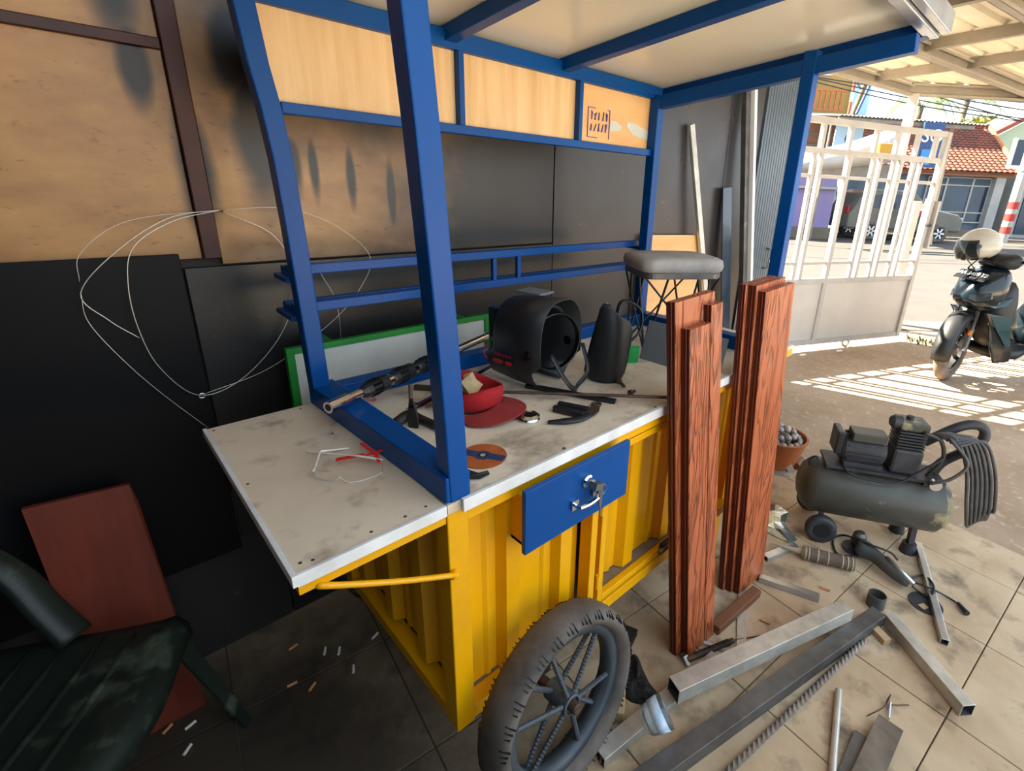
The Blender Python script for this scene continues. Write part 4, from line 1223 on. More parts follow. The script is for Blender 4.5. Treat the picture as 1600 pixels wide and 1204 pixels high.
lone(MB().tube(smooth_path([(0.898, -0.217, 0.006), (0.991, -0.274, 0.004), (1.11, -0.333, 0.004)], 6), 0.0022, 6).build('loose_wire', M_rust), 'thin rusty wire running from the hammer towards the square tube', 'wire')
lone(MB().obox(V((1.017, -0.167, 0)) + V((0, 0, 0.017)), (V((1.16, -0.177, 0)) - V((0.895, -0.156, 0))) / 2, V((-0.28, 0.96, 0)) * 0.0 + (V((1.16, -0.177, 0)) - V((0.895, -0.156, 0))).cross(V((0, 0, 1))).normalized() * 0.018, (0, 0, 0.016)).build('wood_offcut', M_brownwood, bevel=0.004), 'smooth brown wood offcut lying in front of the right redwood stack', 'wood')
lone(MB().obox(V((1.289, -0.547, 0)) + V((0, 0, 0.011)), (V((1.278, -0.572, 0)) - V((1.304, -0.526, 0))) * 0.72, (V((1.278, -0.572, 0)) - V((1.304, -0.526, 0))).cross(V((0, 0, 1))).normalized() * 0.015, (0, 0, 0.011)).build('wood_block', M_block, bevel=0.002), 'small pale wood block at the upper end of the twisted bar', 'wood')
lone(MB().obox(V((0.44, -0.092, 0)) + V((0, 0, 0.022)), V((0.030, 0.022, 0)), V((-0.018, 0.025, 0)), (0, 0, 0.020)).build('wood_block', M_block, bevel=0.003), 'pale wood block lying behind the wheel by the black rag', 'wood')
# twisted square bar
a, b = V((0.485, -0.395, 0.009)), V((1.222, -0.523, 0.009))
tb = MB()
secs = []
N = 180
e = (b - a).normalized()
s = e.cross(V((0, 0, 1))).normalized()
u = s.cross(e)
for i in range(N + 1):
    c = a.lerp(b, i / N)
    q = i / N * 2 * PI * 9
    secs.append([c + (s * math.cos(q + k * PI / 2) + u * math.sin(q + k * PI / 2)) * 0.0098 for k in range(4)])
tb.loft(secs)
lone(tb.build('twisted_bar', mat('twisted_iron', '#9a8f85', '#7d736b', rough=0.45, metal=0.5, scale=20)), 'long twisted square iron bar lying diagonally on the tiles', 'bar')
rt = thing('round_tube', 'bright round steel tube lying at the bottom edge of the floor', 'tube', (0.85, -0.559, 0))
MB().tube([(0.972, -0.525, 0.009), (0.708, -0.595, 0.009)], 0.0095, 14).build('tube_wall', M_galv, rt, smooth=False)
lone(MB().bar((0.962, -0.662, 0.022), (0.746, -0.656, 0.022), 0.062, 0.012).build('steel_plate', M_steel), 'upper of two worn steel plates at the bottom edge of the floor', 'plate', 'worn steel plates')
lone(MB().bar((0.882, -0.624, 0.006), (0.73, -0.627, 0.006), 0.055, 0.010).build('steel_plate', M_galv_d), 'lower and darker of two worn steel plates at the bottom edge of the floor', 'plate', 'worn steel plates')
lone(MB().tube([(0.984, -0.654, 0.012), (1.047, -0.644, 0.006)], 0.004, 8).build('steel_pin', M_alu), 'thin bright pin sticking out from under the upper steel plate', 'pin')
lone(MB().tube(smooth_path([(0.955, -0.609, 0.004), (1.015, -0.636, 0.012), (1.059, -0.639, 0.022), (1.03, -0.639, 0.01), (1.081, -0.685, 0.004)], 5), 0.0016, 5).build('wire_scrap', M_rust), 'thin rusty wire scrap by the end of the steel plates', 'wire')
lone(MB().lathe([(0.030, 0.0), (0.030, 0.048), (0.0265, 0.048), (0.0265, 0.0)], (1.429, -0.502, 0), (0.05, 0.03, 1), 28, closed=True).build('pipe_ring', M_cup), 'short dark grey pipe ring standing on the tiles', 'pipe ring')
# angle grinder, its guard, cord and plug
gr = thing('angle_grinder', 'dusty angle grinder with a looped cord lying behind the pipe ring', 'grinder', (1.645, -0.485, 0))
gp = smooth_path([(1.667, -0.363, 0.045), (1.663, -0.401, 0.045), (1.647, -0.445, 0.045), (1.617, -0.506, 0.04), (1.6, -0.565, 0.036)], 4)
MB().tube(gp, [0.026, 0.034, 0.037, 0.038, 0.036, 0.034, 0.031, 0.029, 0.028, 0.028, 0.028, 0.027, 0.026, 0.026, 0.025, 0.024, 0.020][:len(gp)], 12, flat=0.95).build('body', M_grind, gr, smooth=True)
MB().lathe([(0, 0.0), (0.026, 0.0), (0.030, 0.012), (0.026, 0.05), (0.016, 0.062), (0, 0.064)], V((1.726, -0.353, 0.012)), (0, 0, 1), 18).build('gear_head', M_galv_d, gr)
MB().lathe([(0, 0), (0.050, 0), (0.050, 0.003), (0, 0.003)], V((1.694, -0.353, 0.01)), (0, 0, 1), 32).build('disc', M_comp_d, gr)
MB().tube([(1.639, -0.471, 0.072), (1.584, -0.581, 0.052)], 0.008, 8).build('switch_bar', M_alu, gr, smooth=True)
MB().tube(smooth_path([(1.658, -0.385, 0.012), (1.601, -0.317, 0.008), (1.687, -0.268, 0.008), (1.75, -0.294, 0.01), (1.655, -0.389, 0.08), (1.678, -0.472, 0.075), (1.736, -0.498, 0.02)], 6), 0.0045, 8).build('hose_loop', M_cable, gr, smooth=True)
MB().tube(smooth_path([(1.629, -0.56, 0.03), (1.722, -0.588, 0.012), (1.683, -0.623, 0.03), (1.629, -0.64, 0.034), (1.61, -0.631, 0.01), (1.617, -0.601, 0.008), (1.614, -0.576, 0.02)], 6), 0.004, 8).build('cord_loop', M_cable, gr, smooth=True)
MB().tube(smooth_path([(1.628, -0.581, 0.03), (1.639, -0.639, 0.03), (1.668, -0.681, 0.008), (1.656, -0.723, 0.008)], 6), 0.0035, 8).build('cord', M_cable, gr, smooth=True)
MB().tube([(1.658, -0.716, 0.01), (1.622, -0.748, 0.012)], [0.007, 0.010], 10).build('plug', M_black, gr)
lone(MB().lathe([(0, 0), (0.055, 0), (0.055, 0.003), (0, 0.004)], (1.577, -0.631, 0), (0, 0, 1), 36).build('grinding_disc', M_comp_d), 'worn dark grinding disc lying flat beside the thin tube', 'disc')
lone(MB().obox(V((1.55, -0.629, 0.005)), (0.012, -0.006, 0), (0.005, 0.010, 0), (0, 0, 0.0015)).build('matchbook', M_block), 'tiny tan paper slip on the dark grinding disc', 'paper')
# wrapped handle (electrode roll)
eh = thing('electrode_holder', 'brown wrapped electrode holder with pale bands and a pointed wooden tip', 'tool', (1.556, -0.284, 0))
a, b = V((1.476, -0.217, 0.03)), V((1.554, -0.386, 0.03))
MB().tube([a, b], 0.026, 16).build('wrapped_grip', M_handle, eh)
for t_ in (0.10, 0.28, 0.48, 0.76, 0.86, 0.95):
    c = a.lerp(b, t_)
    MB().tube([c, c + (b - a).normalized() * 0.004], 0.0272, 16).build('pale_band', M_handle_l, eh)
MB().tube([a - (b - a) * 0.02, a + (b - a) * 0.06], [0.022, 0.029], 16).build('collar', M_handle_l, eh)
MB().tube([a, V((1.444, -0.099, 0.02))], [0.012, 0.002], 8).build('wooden_tip', M_handle_l, eh)
# foil, cup, rag, box
fo = MB()
rr = random.Random(11)
out = [(1.667, 0.059, 0.004), (1.757, 0.018, 0.004), (1.734, -0.053, 0.004), (1.636, -0.077, 0.004), (1.571, -0.161, 0.004), (1.527, -0.149, 0.004), (1.52, -0.087, 0.004), (1.523, -0.022, 0.004)]
c = V((1.599, -0.039, 0.012))
vs = [V(p) for p in out] + [V(p).lerp(c, 0.5) + V((rr.uniform(-.006, .006), rr.uniform(-.006, .006), rr.uniform(0.002, 0.016))) for p in out] + [c]
n = len(out)
fo.quads(vs, [(i, (i + 1) % n, n + (i + 1) % n, n + i) for i in range(n)] + [(n + i, n + (i + 1) % n, 2 * n) for i in range(n)])
lone(fo.build('foil_wrapper', M_foil, solid=0.001), 'crumpled silver and green foil wrapper beside the right redwood stack', 'wrapper')
cu = thing('plastic_cup', 'crushed clear plastic water cup with a blue label lying on the tubes', 'cup', (0.46, -0.199, 0.04))
ca = V((0.55, -0.35, 0.30)).normalized()
co = V((0.423, -0.206, 0.085))
MB().lathe([(0.0, -0.005), (0.025, -0.003), (0.036, 0.010), (0.040, 0.034), (0.043, 0.066), (0.0415, 0.066), (0.0385, 0.034), (0.0345, 0.011), (0.0, 0.0)], co, ca, 28).build('cup_wall', M_pet, cu, smooth=True)
MB().lathe([(0.0395, 0.026), (0.0426, 0.056), (0.0432, 0.056), (0.0402, 0.026)], co, ca, 28, closed=True).build('label_band', M_petlabel, cu, smooth=True)
rg = MB()
vs = [V(p) for p in [(0.62, -0.009, 0), (0.633, -0.033, 0), (0.599, -0.072, 0), (0.59, -0.101, 0), (0.563, -0.136, 0), (0.571, -0.165, 0), (0.558, -0.178, 0), (0.524, -0.157, 0), (0.487, -0.117, 0), (0.49, -0.073, 0), (0.546, -0.036, 0)]]
c = V((0.534, -0.096, 0))
n = len(vs)
mid = [p.lerp(c, 0.35) + V((rr.uniform(-.01, .01), rr.uniform(-.01, .01), rr.uniform(0.02, 0.05))) for p in vs]
rg.quads(vs + mid + [c + V((0, 0, 0.03))], [(i, (i + 1) % n, n + (i + 1) % n, n + i) for i in range(n)] + [(n + i, n + (i + 1) % n, 2 * n) for i in range(n)])
lone(rg.build('black_rag', M_rag, sub=1), 'crumpled black rag lying behind the wheel', 'rag')
lone(MB().obox(V((0.65, 0.028, 0)) + V((0, 0, 0.012)), V((0.030, 0.010, 0)), V((-0.008, 0.022, 0)), (0, 0, 0.012)).build('iron_block', M_dark_iron, bevel=0.002), 'small dark iron block lying under the cart beyond the wheel', 'block')
# cigarette ends
def butt(p, ang, label, ln=0.026, r=0.0038, m=M_butt):
    d = V((math.cos(ang), math.sin(ang), 0))
    o = thing('cigarette_end', label, 'cigarette end', p, 'cigarette ends on the floor')
    c = V(p) + V((0, 0, r))
    MB().tube([c - d * ln / 2, c + d * ln * 0.1], r, 8).build('filter', m, o)
    MB().tube([c + d * ln * 0.1, c + d * ln / 2], r * 0.97, 8).build('paper', M_butt if m is M_butt else M_butt_w, o)
butt((1.053, -0.257, 0), -1.35, 'tan cigarette end on the tiles midway between the offcut and the square tube', 0.034, 0.0045)
butt((1.368, -0.347, 0), -1.35, 'tan cigarette end lying just below the short bright flat tube', 0.034, 0.0045)
butt((1.488, -0.211, 0), 0.3, 'tan cigarette end touching the wooden tip of the electrode holder', 0.022, 0.0045)
butt((0.323, -0.154, 0), 0.5, 'tan cigarette end beside the near end of the pale flat tube', 0.03)
for i, (p, a, m, lab) in enumerate((((-0.079, 0.645, 0), 1.1, M_butt_w, 'white cigarette end under the cart, left one of the upright looking pair'), ((-0.047, 0.616, 0), 1.1, M_butt_w, 'white cigarette end under the cart, right one of the upright looking pair'),
        ((-0.04, 0.526, 0), 1.2, M_butt_w, 'white cigarette end lying alone nearest to the yellow side of the cart'), ((-0.145, 0.726, 0), 0.2, M_butt, 'tan cigarette end lying highest on the dark floor left of the white pair'),
        ((-0.186, 0.597, 0), -0.1, M_butt, 'tan cigarette end on the dark floor, left one of the lower two'), ((-0.148, 0.55, 0), 0.6, M_butt, 'tan cigarette end on the dark floor, right one of the lower two'),
        ((-0.461, 0.685, 0), 0.6, M_butt, 'tan cigarette end farthest left, near the front edge of the green chair'), ((-0.416, 0.656, 0), 0.3, M_butt_w, 'white cigarette end just right of the green chair edge'),
        ((-0.433, 0.589, 0), 0.8, M_butt_w, 'white cigarette end nearest to the bottom left, beside the green chair'), ((0.057, 0.594, 0), 0.4, M_butt_w, 'tiny white cigarette end closest to the back wall under the cart'))):
    butt(p, a, lab, 0.026, 0.004, m)
# terracotta bucket of grey balls, with flat bars leaning on it
bk = V((2.13, 0.185, 0.0))
bu = thing('clay_bucket', 'brown clay coloured bucket with a wire handle standing behind the redwood boards', 'bucket', bk)
MB().lathe([(0.0, 0.0), (0.092, 0.0), (0.136, 0.165), (0.141, 0.167), (0.141, 0.176), (0.130, 0.176), (0.088, 0.008), (0.0, 0.008)], bk, (0, 0, 1), 40).build('bowl', M_terra, bu, smooth=False)
MB().tube(arc(bk + V((0, 0, 0.165)), 0.146, -0.2 * PI, 0.9 * PI, 20, (0.8, -0.6, 0), (0.5, 0.65, 0.12)), 0.0028, 6).build('wire_handle', M_wire, bu)
nb = 0
rr = random.Random(2)
for ly, (zz, rad, cnt) in enumerate(((0.158, 0.100, 17), (0.188, 0.070, 12), (0.214, 0.030, 5))):
    for k in range(cnt):
        a = 2 * PI * k / cnt + ly * 0.4
        for r2 in ((rad,) if ly else (rad, rad * 0.45)):
            if r2 < rad and k % 2:
                continue
            o = MB().ball((0, 0, 0), 0.0175, 10, (1, 1, 0.92)).build('ball', M_foilball, None, smooth=True) if nb == 0 else proto.copy()
            if nb == 0:
                proto = o
            else:
                COL.objects.link(o)
            o.location = bk + V((math.cos(a) * r2, math.sin(a) * r2, zz + rr.uniform(-0.003, 0.003)))
            tag(o, 'small dull grey ball in the clay bucket', 'ball', 'grey balls heaped in the clay bucket')
            nb += 1
lone(MB().bar((1.93, 0.215, 0.319), (2.103, 0.08, 0), 0.034, 0.006, (-0.7, -0.7, 0)).build('flat_bar', M_galv), 'pale flat bar leaning across the front of the clay bucket', 'bar')
lone(MB().bar((1.961, 0.221, 0.004), (2.067, 0.086, 0.004), 0.050, 0.006).build('flat_bar', M_galv), 'pale flat bar lying on the tiles at the foot of the clay bucket', 'bar')
lone(MB().tube([(2.128, 0.078, 0.03), (2.211, 0.081, 0.035)], 0.022, 12).build('pipe_offcut', M_brownwood), 'short brown pipe offcut between the bucket and the compressor', 'pipe offcut')

# ------------------------------------------------------------------ air compressor at the edge of the tiles
c0, c1 = V((1.709, -0.112, 0.21)), V((1.957, -0.545, 0.21))
ce = (c1 - c0).normalized()
cs = V((ce.y, -ce.x, 0))
if cs.y > 0 or cs.x > 0.9:
    cs = cs if (V((-0.39, -0.69, 0)) - c0).dot(cs) > 0 else -cs
if (V((-0.39, -0.69, 0)) - c0).dot(cs) < 0:
    cs = -cs
cl = (c1 - c0).length
cz = V((0, 0, 1))
def cq(a, s, z):
    return c0 + ce * a + cs * s + cz * (z - 0.21)
comp = thing('air_compressor', 'dark air compressor with horizontal tank and small wheels at the edge of the tiles', 'compressor', (c0.x / 2 + c1.x / 2, c0.y / 2 + c1.y / 2, 0))
R_ = 0.118
MB().lathe([(0, -0.045), (0.05, -0.040), (0.09, -0.022), (R_, 0.012), (R_, 0.03), (R_ + 0.001, 0.032), (R_ + 0.001, cl - 0.03), (R_, cl - 0.028), (R_, cl - 0.01), (0.09, cl + 0.024), (0.05, cl + 0.042), (0, cl + 0.047)], c0, ce, 40).build('tank', M_comp, comp, smooth=True)
for s_ in (-1, 1):
    wc = cq(0.06, s_ * 0.115, 0.062)
    w_ = MB().lathe([(0.020, -0.018), (0.050, -0.020), (0.060, -0.016), (0.064, 0.0), (0.060, 0.016), (0.050, 0.020), (0.020, 0.018)], wc, cs, 32, closed=True).build('wheel', M_comp_d, comp, smooth=True)
    MB().lathe([(0, -0.021), (0.032, -0.021), (0.036, 0.0), (0.032, 0.021), (0, 0.021)], wc, cs, 24).build('wheel_disc', M_black, w_)
    MB().bar(wc - cs * s_ * 0.025, cq(0.06, s_ * 0.07, 0.13), 0.02, 0.01).build('wheel_bracket', M_comp_d, comp)
    f_ = MB().lathe([(0.026, 0.0), (0.032, 0.0), (0.026, 0.045), (0, 0.045)], cq(cl - 0.08, s_ * 0.07, 0.0), (0, 0, 1), 16).build('rubber_foot', M_comp_d, comp)
    MB().bar(cq(cl - 0.08, s_ * 0.07, 0.045), cq(cl - 0.08, s_ * 0.06, 0.13), 0.03, 0.02, (ce.x, ce.y, 0)).build('leg', M_comp_d, comp)
MB().obox(cq(cl * 0.52, 0, 0.338), ce * 0.22, cs * 0.07, cz * 0.006).build('top_plate', M_comp_d, comp)
for a in (0.15, 0.42):
    MB().obox(cq(a, 0, 0.325), ce * 0.012, cs * 0.06, cz * 0.012).build('saddle', M_comp_d, comp)
mt = MB().lathe([(0, 0), (0.050, 0.0), (0.058, 0.012), (0.060, 0.15), (0.052, 0.165), (0, 0.165)], cq(0.09, 0, 0.412), ce, 24).build('motor', M_comp_d, comp)
fin = MB()
for k in range(14):
    a = 2 * PI * k / 14
    d_ = cs * math.cos(a) + cz * math.sin(a)
    fin.obox(cq(0.175, 0, 0.412) + d_ * 0.062, ce * 0.065, d_ * 0.006, ce.cross(d_) * 0.002)
fin.build('cooling_fins', M_comp_d, mt)['kind'] = 'stuff'
MB().obox(cq(0.18, 0.02, 0.482), ce * 0.065, cs * 0.04, cz * 0.018).build('terminal_box', M_comp, mt, bevel=0.004)
MB().obox(cq(0.075, 0, 0.44), ce * 0.014, cs * 0.05, cz * 0.05).build('fan_cover', M_black, mt, bevel=0.006)
MB().obox(cq(0.18, 0, 0.352), ce * 0.07, cs * 0.05, cz * 0.012).build('motor_base', M_comp_d, mt)
pu = MB().obox(cq(0.33, 0, 0.40), ce * 0.055, cs * 0.055, cz * 0.055).build('pump_crankcase', M_comp_d, comp, bevel=0.012)
cyl = MB()
for k in range(6):
    cyl.obox(cq(0.33, 0, 0.463 + k * 0.013), ce * 0.050, cs * 0.050, cz * 0.003)
cyl.obox(cq(0.33, 0, 0.495), ce * 0.036, cs * 0.036, cz * 0.045)
cyl.build('cylinder_fins', M_comp_d, pu)['kind'] = 'stuff'
MB().obox(cq(0.33, 0, 0.552), ce * 0.052, cs * 0.048, cz * 0.016).build('cylinder_head', M_comp, pu, bevel=0.005)
MB().lathe([(0, 0), (0.026, 0), (0.026, 0.03), (0.018, 0.04), (0, 0.04)], cq(0.285, 0.02, 0.560), -ce, 18).build('air_filter', M_comp_d, pu)
MB().lathe([(0, 0), (0.014, 0), (0.014, 0.016), (0, 0.018)], cq(0.32, 0, 0.568), cz, 14).build('filter_cap', M_comp_d, pu)
MB().tube(smooth_path([cq(0.36, 0.05, 0.54), cq(0.42, 0.06, 0.52), cq(0.45, 0.05, 0.44), cq(0.43, 0.03, 0.36), cq(0.42, 0.02, 0.33)], 5), 0.008, 8).build('delivery_pipe', M_comp, comp, smooth=True)
MB().tube(smooth_path([cq(0.10, 0.04, 0.37), cq(0.12, 0.09, 0.335), cq(0.20, 0.10, 0.322), cq(0.30, 0.10, 0.33), cq(0.36, 0.09, 0.38), cq(0.44, 0.08, 0.46)], 6), 0.005, 8).build('power_cord', M_cable, comp, smooth=True)
MB().tube(smooth_path([cq(0.40, -0.02, 0.47), cq(0.50, -0.02, 0.555), cq(0.56, -0.02, 0.575), cq(0.595, -0.02, 0.55), cq(0.585, -0.02, 0.49), cq(0.49, -0.02, 0.40), cq(0.46, -0.02, 0.33)], 6), 0.019, 12).build('handle', M_comp_d, comp, smooth=True)
MB().tube(smooth_path([cq(-0.01, 0.02, 0.30), cq(-0.02, 0.03, 0.335), cq(0.0, 0.04, 0.36), cq(0.012, 0.045, 0.345)], 5), 0.0045, 8).build('rear_hook', M_cable, comp, smooth=True)
MB().lathe([(0, 0), (0.022, 0), (0.022, 0.02), (0, 0.02)], cq(0.43, 0.085, 0.345), cs, 20).build('pressure_gauge', M_chrome, comp)
# coiled hose hung over the handle
ho = thing('air_hose', 'grey air hose hanging in long loops over the compressor handle', 'hose', cq(0.55, 0.03, 0.0))
for k in range(7):
    da = 0.016 * k
    lp = [cq(0.40 + da * 0.7, 0.055 + 0.006 * k, 0.545 - 0.004 * k), cq(0.46 + da, 0.075, 0.545), cq(0.52 + da, 0.085, 0.43), cq(0.565 + da, 0.075, 0.27), cq(0.60 + da * 0.6, 0.06, 0.165 + 0.014 * k), cq(0.625 + da * 0.5, 0.02, 0.19), cq(0.60 + da * 0.6, 0.0, 0.33), cq(0.545 + da * 0.7, 0.01, 0.46), cq(0.47 + da * 0.7, 0.03, 0.54)]
    MB().tube(smooth_path(lp + [lp[0]], 6)[:-1], 0.0065, 8, closed=True).build('hose_loop', M_hose, ho, smooth=True)
MB().tube(smooth_path([cq(0.43, 0.09, 0.55), cq(0.50, 0.12, 0.47), cq(0.46, 0.13, 0.40), cq(0.40, 0.12, 0.36)], 6), 0.0065, 8).build('hose_end', M_hose, ho, smooth=True)

# ------------------------------------------------------------------ white gate standing open
GO, GD = V((4.1, 1.105, 0)), V((0.9183, -0.3959, 0))
GN = V((0.3959, 0.9183, 0))
def gp_(t_, z, k=0.0):
    p = GO + GD * t_ + GN * k
    return V((p.x, p.y, z))
gate = thing('metal_gate', 'tall white metal gate with vertical bars above solid grey panels, standing open by the yard', 'gate', gp_(0.4, -0.03))
def gbar(t0, z0, t1, z1, w_=0.035, d_=0.035, name='bar', m=None, k=0.0):
    a, b = gp_(t0, z0, k), gp_(t1, z1, k)
    return MB().bar(a, b, w_ if abs(t0 - t1) < 1e-6 else d_, d_ if abs(t0 - t1) < 1e-6 else w_, (GD.x, GD.y, 0) if abs(t0 - t1) < 1e-6 else (0, 0, 1)).build(name, m or M_gate, gate, bevel=0.003)
T0, T1 = -0.95, 1.68
for z, w_ in ((0.055, 0.05), (0.655, 0.05), (1.76, 0.045), (1.99, 0.05)):
    gbar(T0, z, T1, z, w_, 0.04, 'rail')
for t_ in (T0, T1):
    gbar(t_, 0.03, t_, 2.01, 0.05, 0.05, 'stile')
for t_ in (-0.20, 0.49):
    gbar(t_, 0.03, t_, 1.78, 0.045, 0.045, 'stile')
for t0, t1 in ((T0 + 0.025, -0.2225), (-0.1775, 0.4675), (0.5125, T1 - 0.025)):
    MB().obox(gp_((t0 + t1) / 2, 0.355, 0.0), GD * (t1 - t0) / 2, GN * 0.004, V((0, 0, 0.275))).build('solid_panel', M_gatep, gate)
for t_ in (-0.72, -0.46, 0.14, 0.45, 0.76, 1.03, 1.29, 1.54):
    gbar(t_, 1.78, t_, 1.97, 0.04, 0.035, 'short_bar')
prs = [(-0.80, -0.72), (-0.53, -0.45), (0.09, 0.17), (0.79, 0.87), (1.05, 1.125), (1.31, 1.40)]
for a, b in prs:
    gbar(a, 0.68, a, 1.74, 0.034, 0.034, 'bar')
    gbar(b, 0.68, b, 1.74, 0.034, 0.034, 'bar')
ed = [T0] + [q for p_ in prs for q in p_] + [T1]
gaps = [(T0, -0.80), (-0.72, -0.53), (-0.45, -0.20), (-0.20, 0.09), (0.17, 0.49), (0.49, 0.79), (0.87, 1.05), (1.125, 1.31), (1.40, T1)]
for a, b in gaps:
    for z in (0.82, 1.56):
        gbar(a + 0.02, z, b - 0.02, z, 0.028, 0.025, 'short_rail')
MB().lathe([(0.035, -0.012), (0.05, -0.012), (0.05, 0.012), (0.035, 0.012)], gp_(0.95, 0.02), GN, 20, closed=True).build('roller', M_steel, gate)
gbar(1.74, 0.95, 1.74, 1.40, 0.05, 0.03, 'latch_plate', None, -0.03)
gbar(1.66, 1.17, 1.76, 1.17, 0.02, 0.02, 'latch_bolt', M_cable, -0.03)
# free standing leaf edge behind the gate
le = thing('gate_leaf', 'narrow white sheet metal gate leaf seen edge on behind the open gate', 'gate leaf', (6.299, 0.418, 0.543))
for px_, m in ((0, M_gate),):
    q0_, q1_ = V((6.066, 0.651, 1.417)), V((6.215, 0.503, 1.426))
    q0_.z = q1_.z = -0.03
    d_ = (q1_ - q0_)
    MB().prism([q0_, q0_ + d_ * 0.35, q0_ + d_ * 0.35 + V((0, 0, 1.42)), q0_ + V((0, 0, 1.42))], NX * 0.05).build('wide_stile', m, le, bevel=0.004)
    MB().prism([q0_ + d_ * 0.62, q0_ + d_, q0_ + d_ + V((0, 0, 1.45)), q0_ + d_ * 0.62 + V((0, 0, 1.45))], NX * 0.05).build('narrow_stile', m, le, bevel=0.004)
    for z in (0.1, 0.72, 1.35):
        MB().prism([q0_ + d_ * 0.35 + V((0, 0, z)), q0_ + d_ * 0.62 + V((0, 0, z)), q0_ + d_ * 0.62 + V((0, 0, z + 0.05)), q0_ + d_ * 0.35 + V((0, 0, z + 0.05))], NX * 0.04).build('cross_rail', m, le)
# leftovers swept against the foot of the gate
for k, (t_, lab) in enumerate(((-0.05, 'pale scrap at the foot of the gate, left of the roller'), (0.28, 'pale scrap at the foot of the gate under its middle stile'), (0.75, 'pale scrap at the foot of the gate next to the roller'))):
    lone(MB().obox(gp_(t_, -0.022, -0.12), GD * 0.03, GN * 0.012, V((0.004, 0, 0.004))).build('paper_scrap', M_white), lab, 'scrap')

# ------------------------------------------------------------------ things leaning on the back wall
lone(MB().prism([(-0.575, 0.79, 0.688), (-0.400, 0.79, 0.675), (-0.392, 0.792, 0.62), (-0.375, 0.70, 0.0), (-0.560, 0.70, 0.0)], (0.0, 0.012, 0.0)).build('red_board', M_redboard), 'red-brown painted board leaning on the black wall behind the green chair', 'board')
lone(MB().prism([(1.64, 0.835, 1.185), (2.16, 0.835, 1.165), (2.20, 0.76, 0.0), (1.60, 0.76, 0.0)], (0, 0.010, 0)).build('plywood_sheet', M_ply2), 'small orange plywood sheet leaning on the wall behind the stool', 'plywood')
lone(MB().bar((1.955, 0.850, 1.715), (2.44, 0.735, 0.0), 0.040, 0.018, (0, -1, 0)).build('grey_bar', M_galv), 'thin grey metal bar leaning on the wall in front of the plywood sheet', 'bar')
wb = thing('white_bar', 'tall white and grey steel bar leaning on the wall beside the slate-blue door', 'bar', (2.80, 0.74, 0))
MB().bar((2.445, 0.843, 1.98), (2.80, 0.74, 0.0), 0.05, 0.03, (0, -1, 0)).build('grey_flange', M_galv_d, wb)
MB().bar((2.49, 0.825, 1.98), (2.845, 0.722, 0.0), 0.03, 0.04, (0, -1, 0)).build('white_flange', M_white, wb)
lone(MB().prism([(2.34, 0.84, 1.42), (2.44, 0.84, 1.43), (2.66, 0.76, 0.0), (2.54, 0.76, 0.0)], (0, 0.006, 0)).build('glass_pane', M_window), 'narrow dark glass pane leaning between the grey bar and the white bar', 'glass')
# wire coil on the wall
wc_ = thing('wire_coil', 'loose coil of thin bright wire hanging from a nail on the wall', 'wire', (-0.10, 0.850, 1.10))
def wl(pts, r):
    MB().tube(smooth_path(pts, 8), r, 6).build('wire_loop', M_wire, wc_, smooth=True)
wl([(-0.099, 0.85, 1.309), (-0.199, 0.846, 1.284), (-0.28, 0.84, 1.23), (-0.306, 0.838, 1.152), (-0.309, 0.838, 1.045), (-0.287, 0.84, 0.935), (-0.222, 0.845, 0.842), (-0.121, 0.84, 0.867), (-0.01, 0.842, 0.975), (0.045, 0.845, 1.115), (0.012, 0.848, 1.239), (-0.099, 0.85, 1.307)], 0.0012)
wl([(-0.099, 0.85, 1.309), (-0.204, 0.843, 1.292), (-0.308, 0.836, 1.225), (-0.388, 0.832, 1.136), (-0.355, 0.834, 1.069), (-0.311, 0.836, 1.018)], 0.0012)
wl([(-0.388, 0.832, 1.136), (-0.388, 0.832, 1.067), (-0.343, 0.834, 0.958), (-0.289, 0.836, 0.859), (-0.22, 0.84, 0.748)], 0.0009)
wl([(-0.098, 0.852, 1.31), (-0.279, 0.846, 1.286), (-0.37, 0.838, 1.221), (-0.385, 0.834, 1.16)], 0.0006)
wl([(-0.099, 0.85, 1.309), (0.038, 0.848, 1.313), (0.164, 0.846, 1.269), (0.262, 0.844, 1.172), (0.216, 0.844, 1.068), (0.111, 0.842, 0.974), (-0.056, 0.84, 0.88), (-0.223, 0.838, 0.843)], 0.0008)
wl([(0.113, 0.846, 1.135), (0.147, 0.844, 1.046), (0.148, 0.842, 0.926), (0.137, 0.842, 0.877)], 0.0008)
MB().tube(arc((-0.218, 0.838, 0.842), 0.006, 0, 2 * PI, 12, (1, 0, 0), (0, 0, 1))[:-1], 0.0018, 6, closed=True).build('knot', M_wire, wc_)
MB().tube([(-0.09, 0.884, 1.303), (-0.098, 0.846, 1.306)], 0.003, 8).build('nail', M_rust, wc_)
# green plastic chair in the dark corner
ch = thing('plastic_chair', 'dark green plastic armchair with a ribbed seat standing in the dark left corner', 'chair', (-0.63, 0.47, 0))
F_, L_ = V((0.84, -0.54, 0)).normalized(), V((0.54, 0.84, 0)).normalized()
cc = V((-0.655, 0.485, 0))
def cpt(f, l, z):
    return cc + F_ * f + L_ * l + V((0, 0, z))
st = MB()
secs = []
NB = 14
for i in range(11):
    f = -0.20 + 0.40 * i / 10
    row = []
    for j in range(NB + 1):
        l = (-0.21 + 0.42 * j / NB) * (1 - 0.10 * (1 - i / 10))
        z = 0.425 - 0.018 * math.cos(l / 0.21 * 1.2) + (0.012 * (f / 0.2) ** 3)
        ff = f
        if i == 10:
            ff += 0.012 * math.cos(l / 0.21 * PI)
        row.append(cpt(ff, l, z))
    secs.append(row)
secs.append([p + F_ * 0.018 + V((0, 0, -0.020)) for p in secs[-1]])
secs.append([p + F_ * 0.002 + V((0, 0, -0.035)) for p in secs[-1]])
st.loft(secs, closed=False)
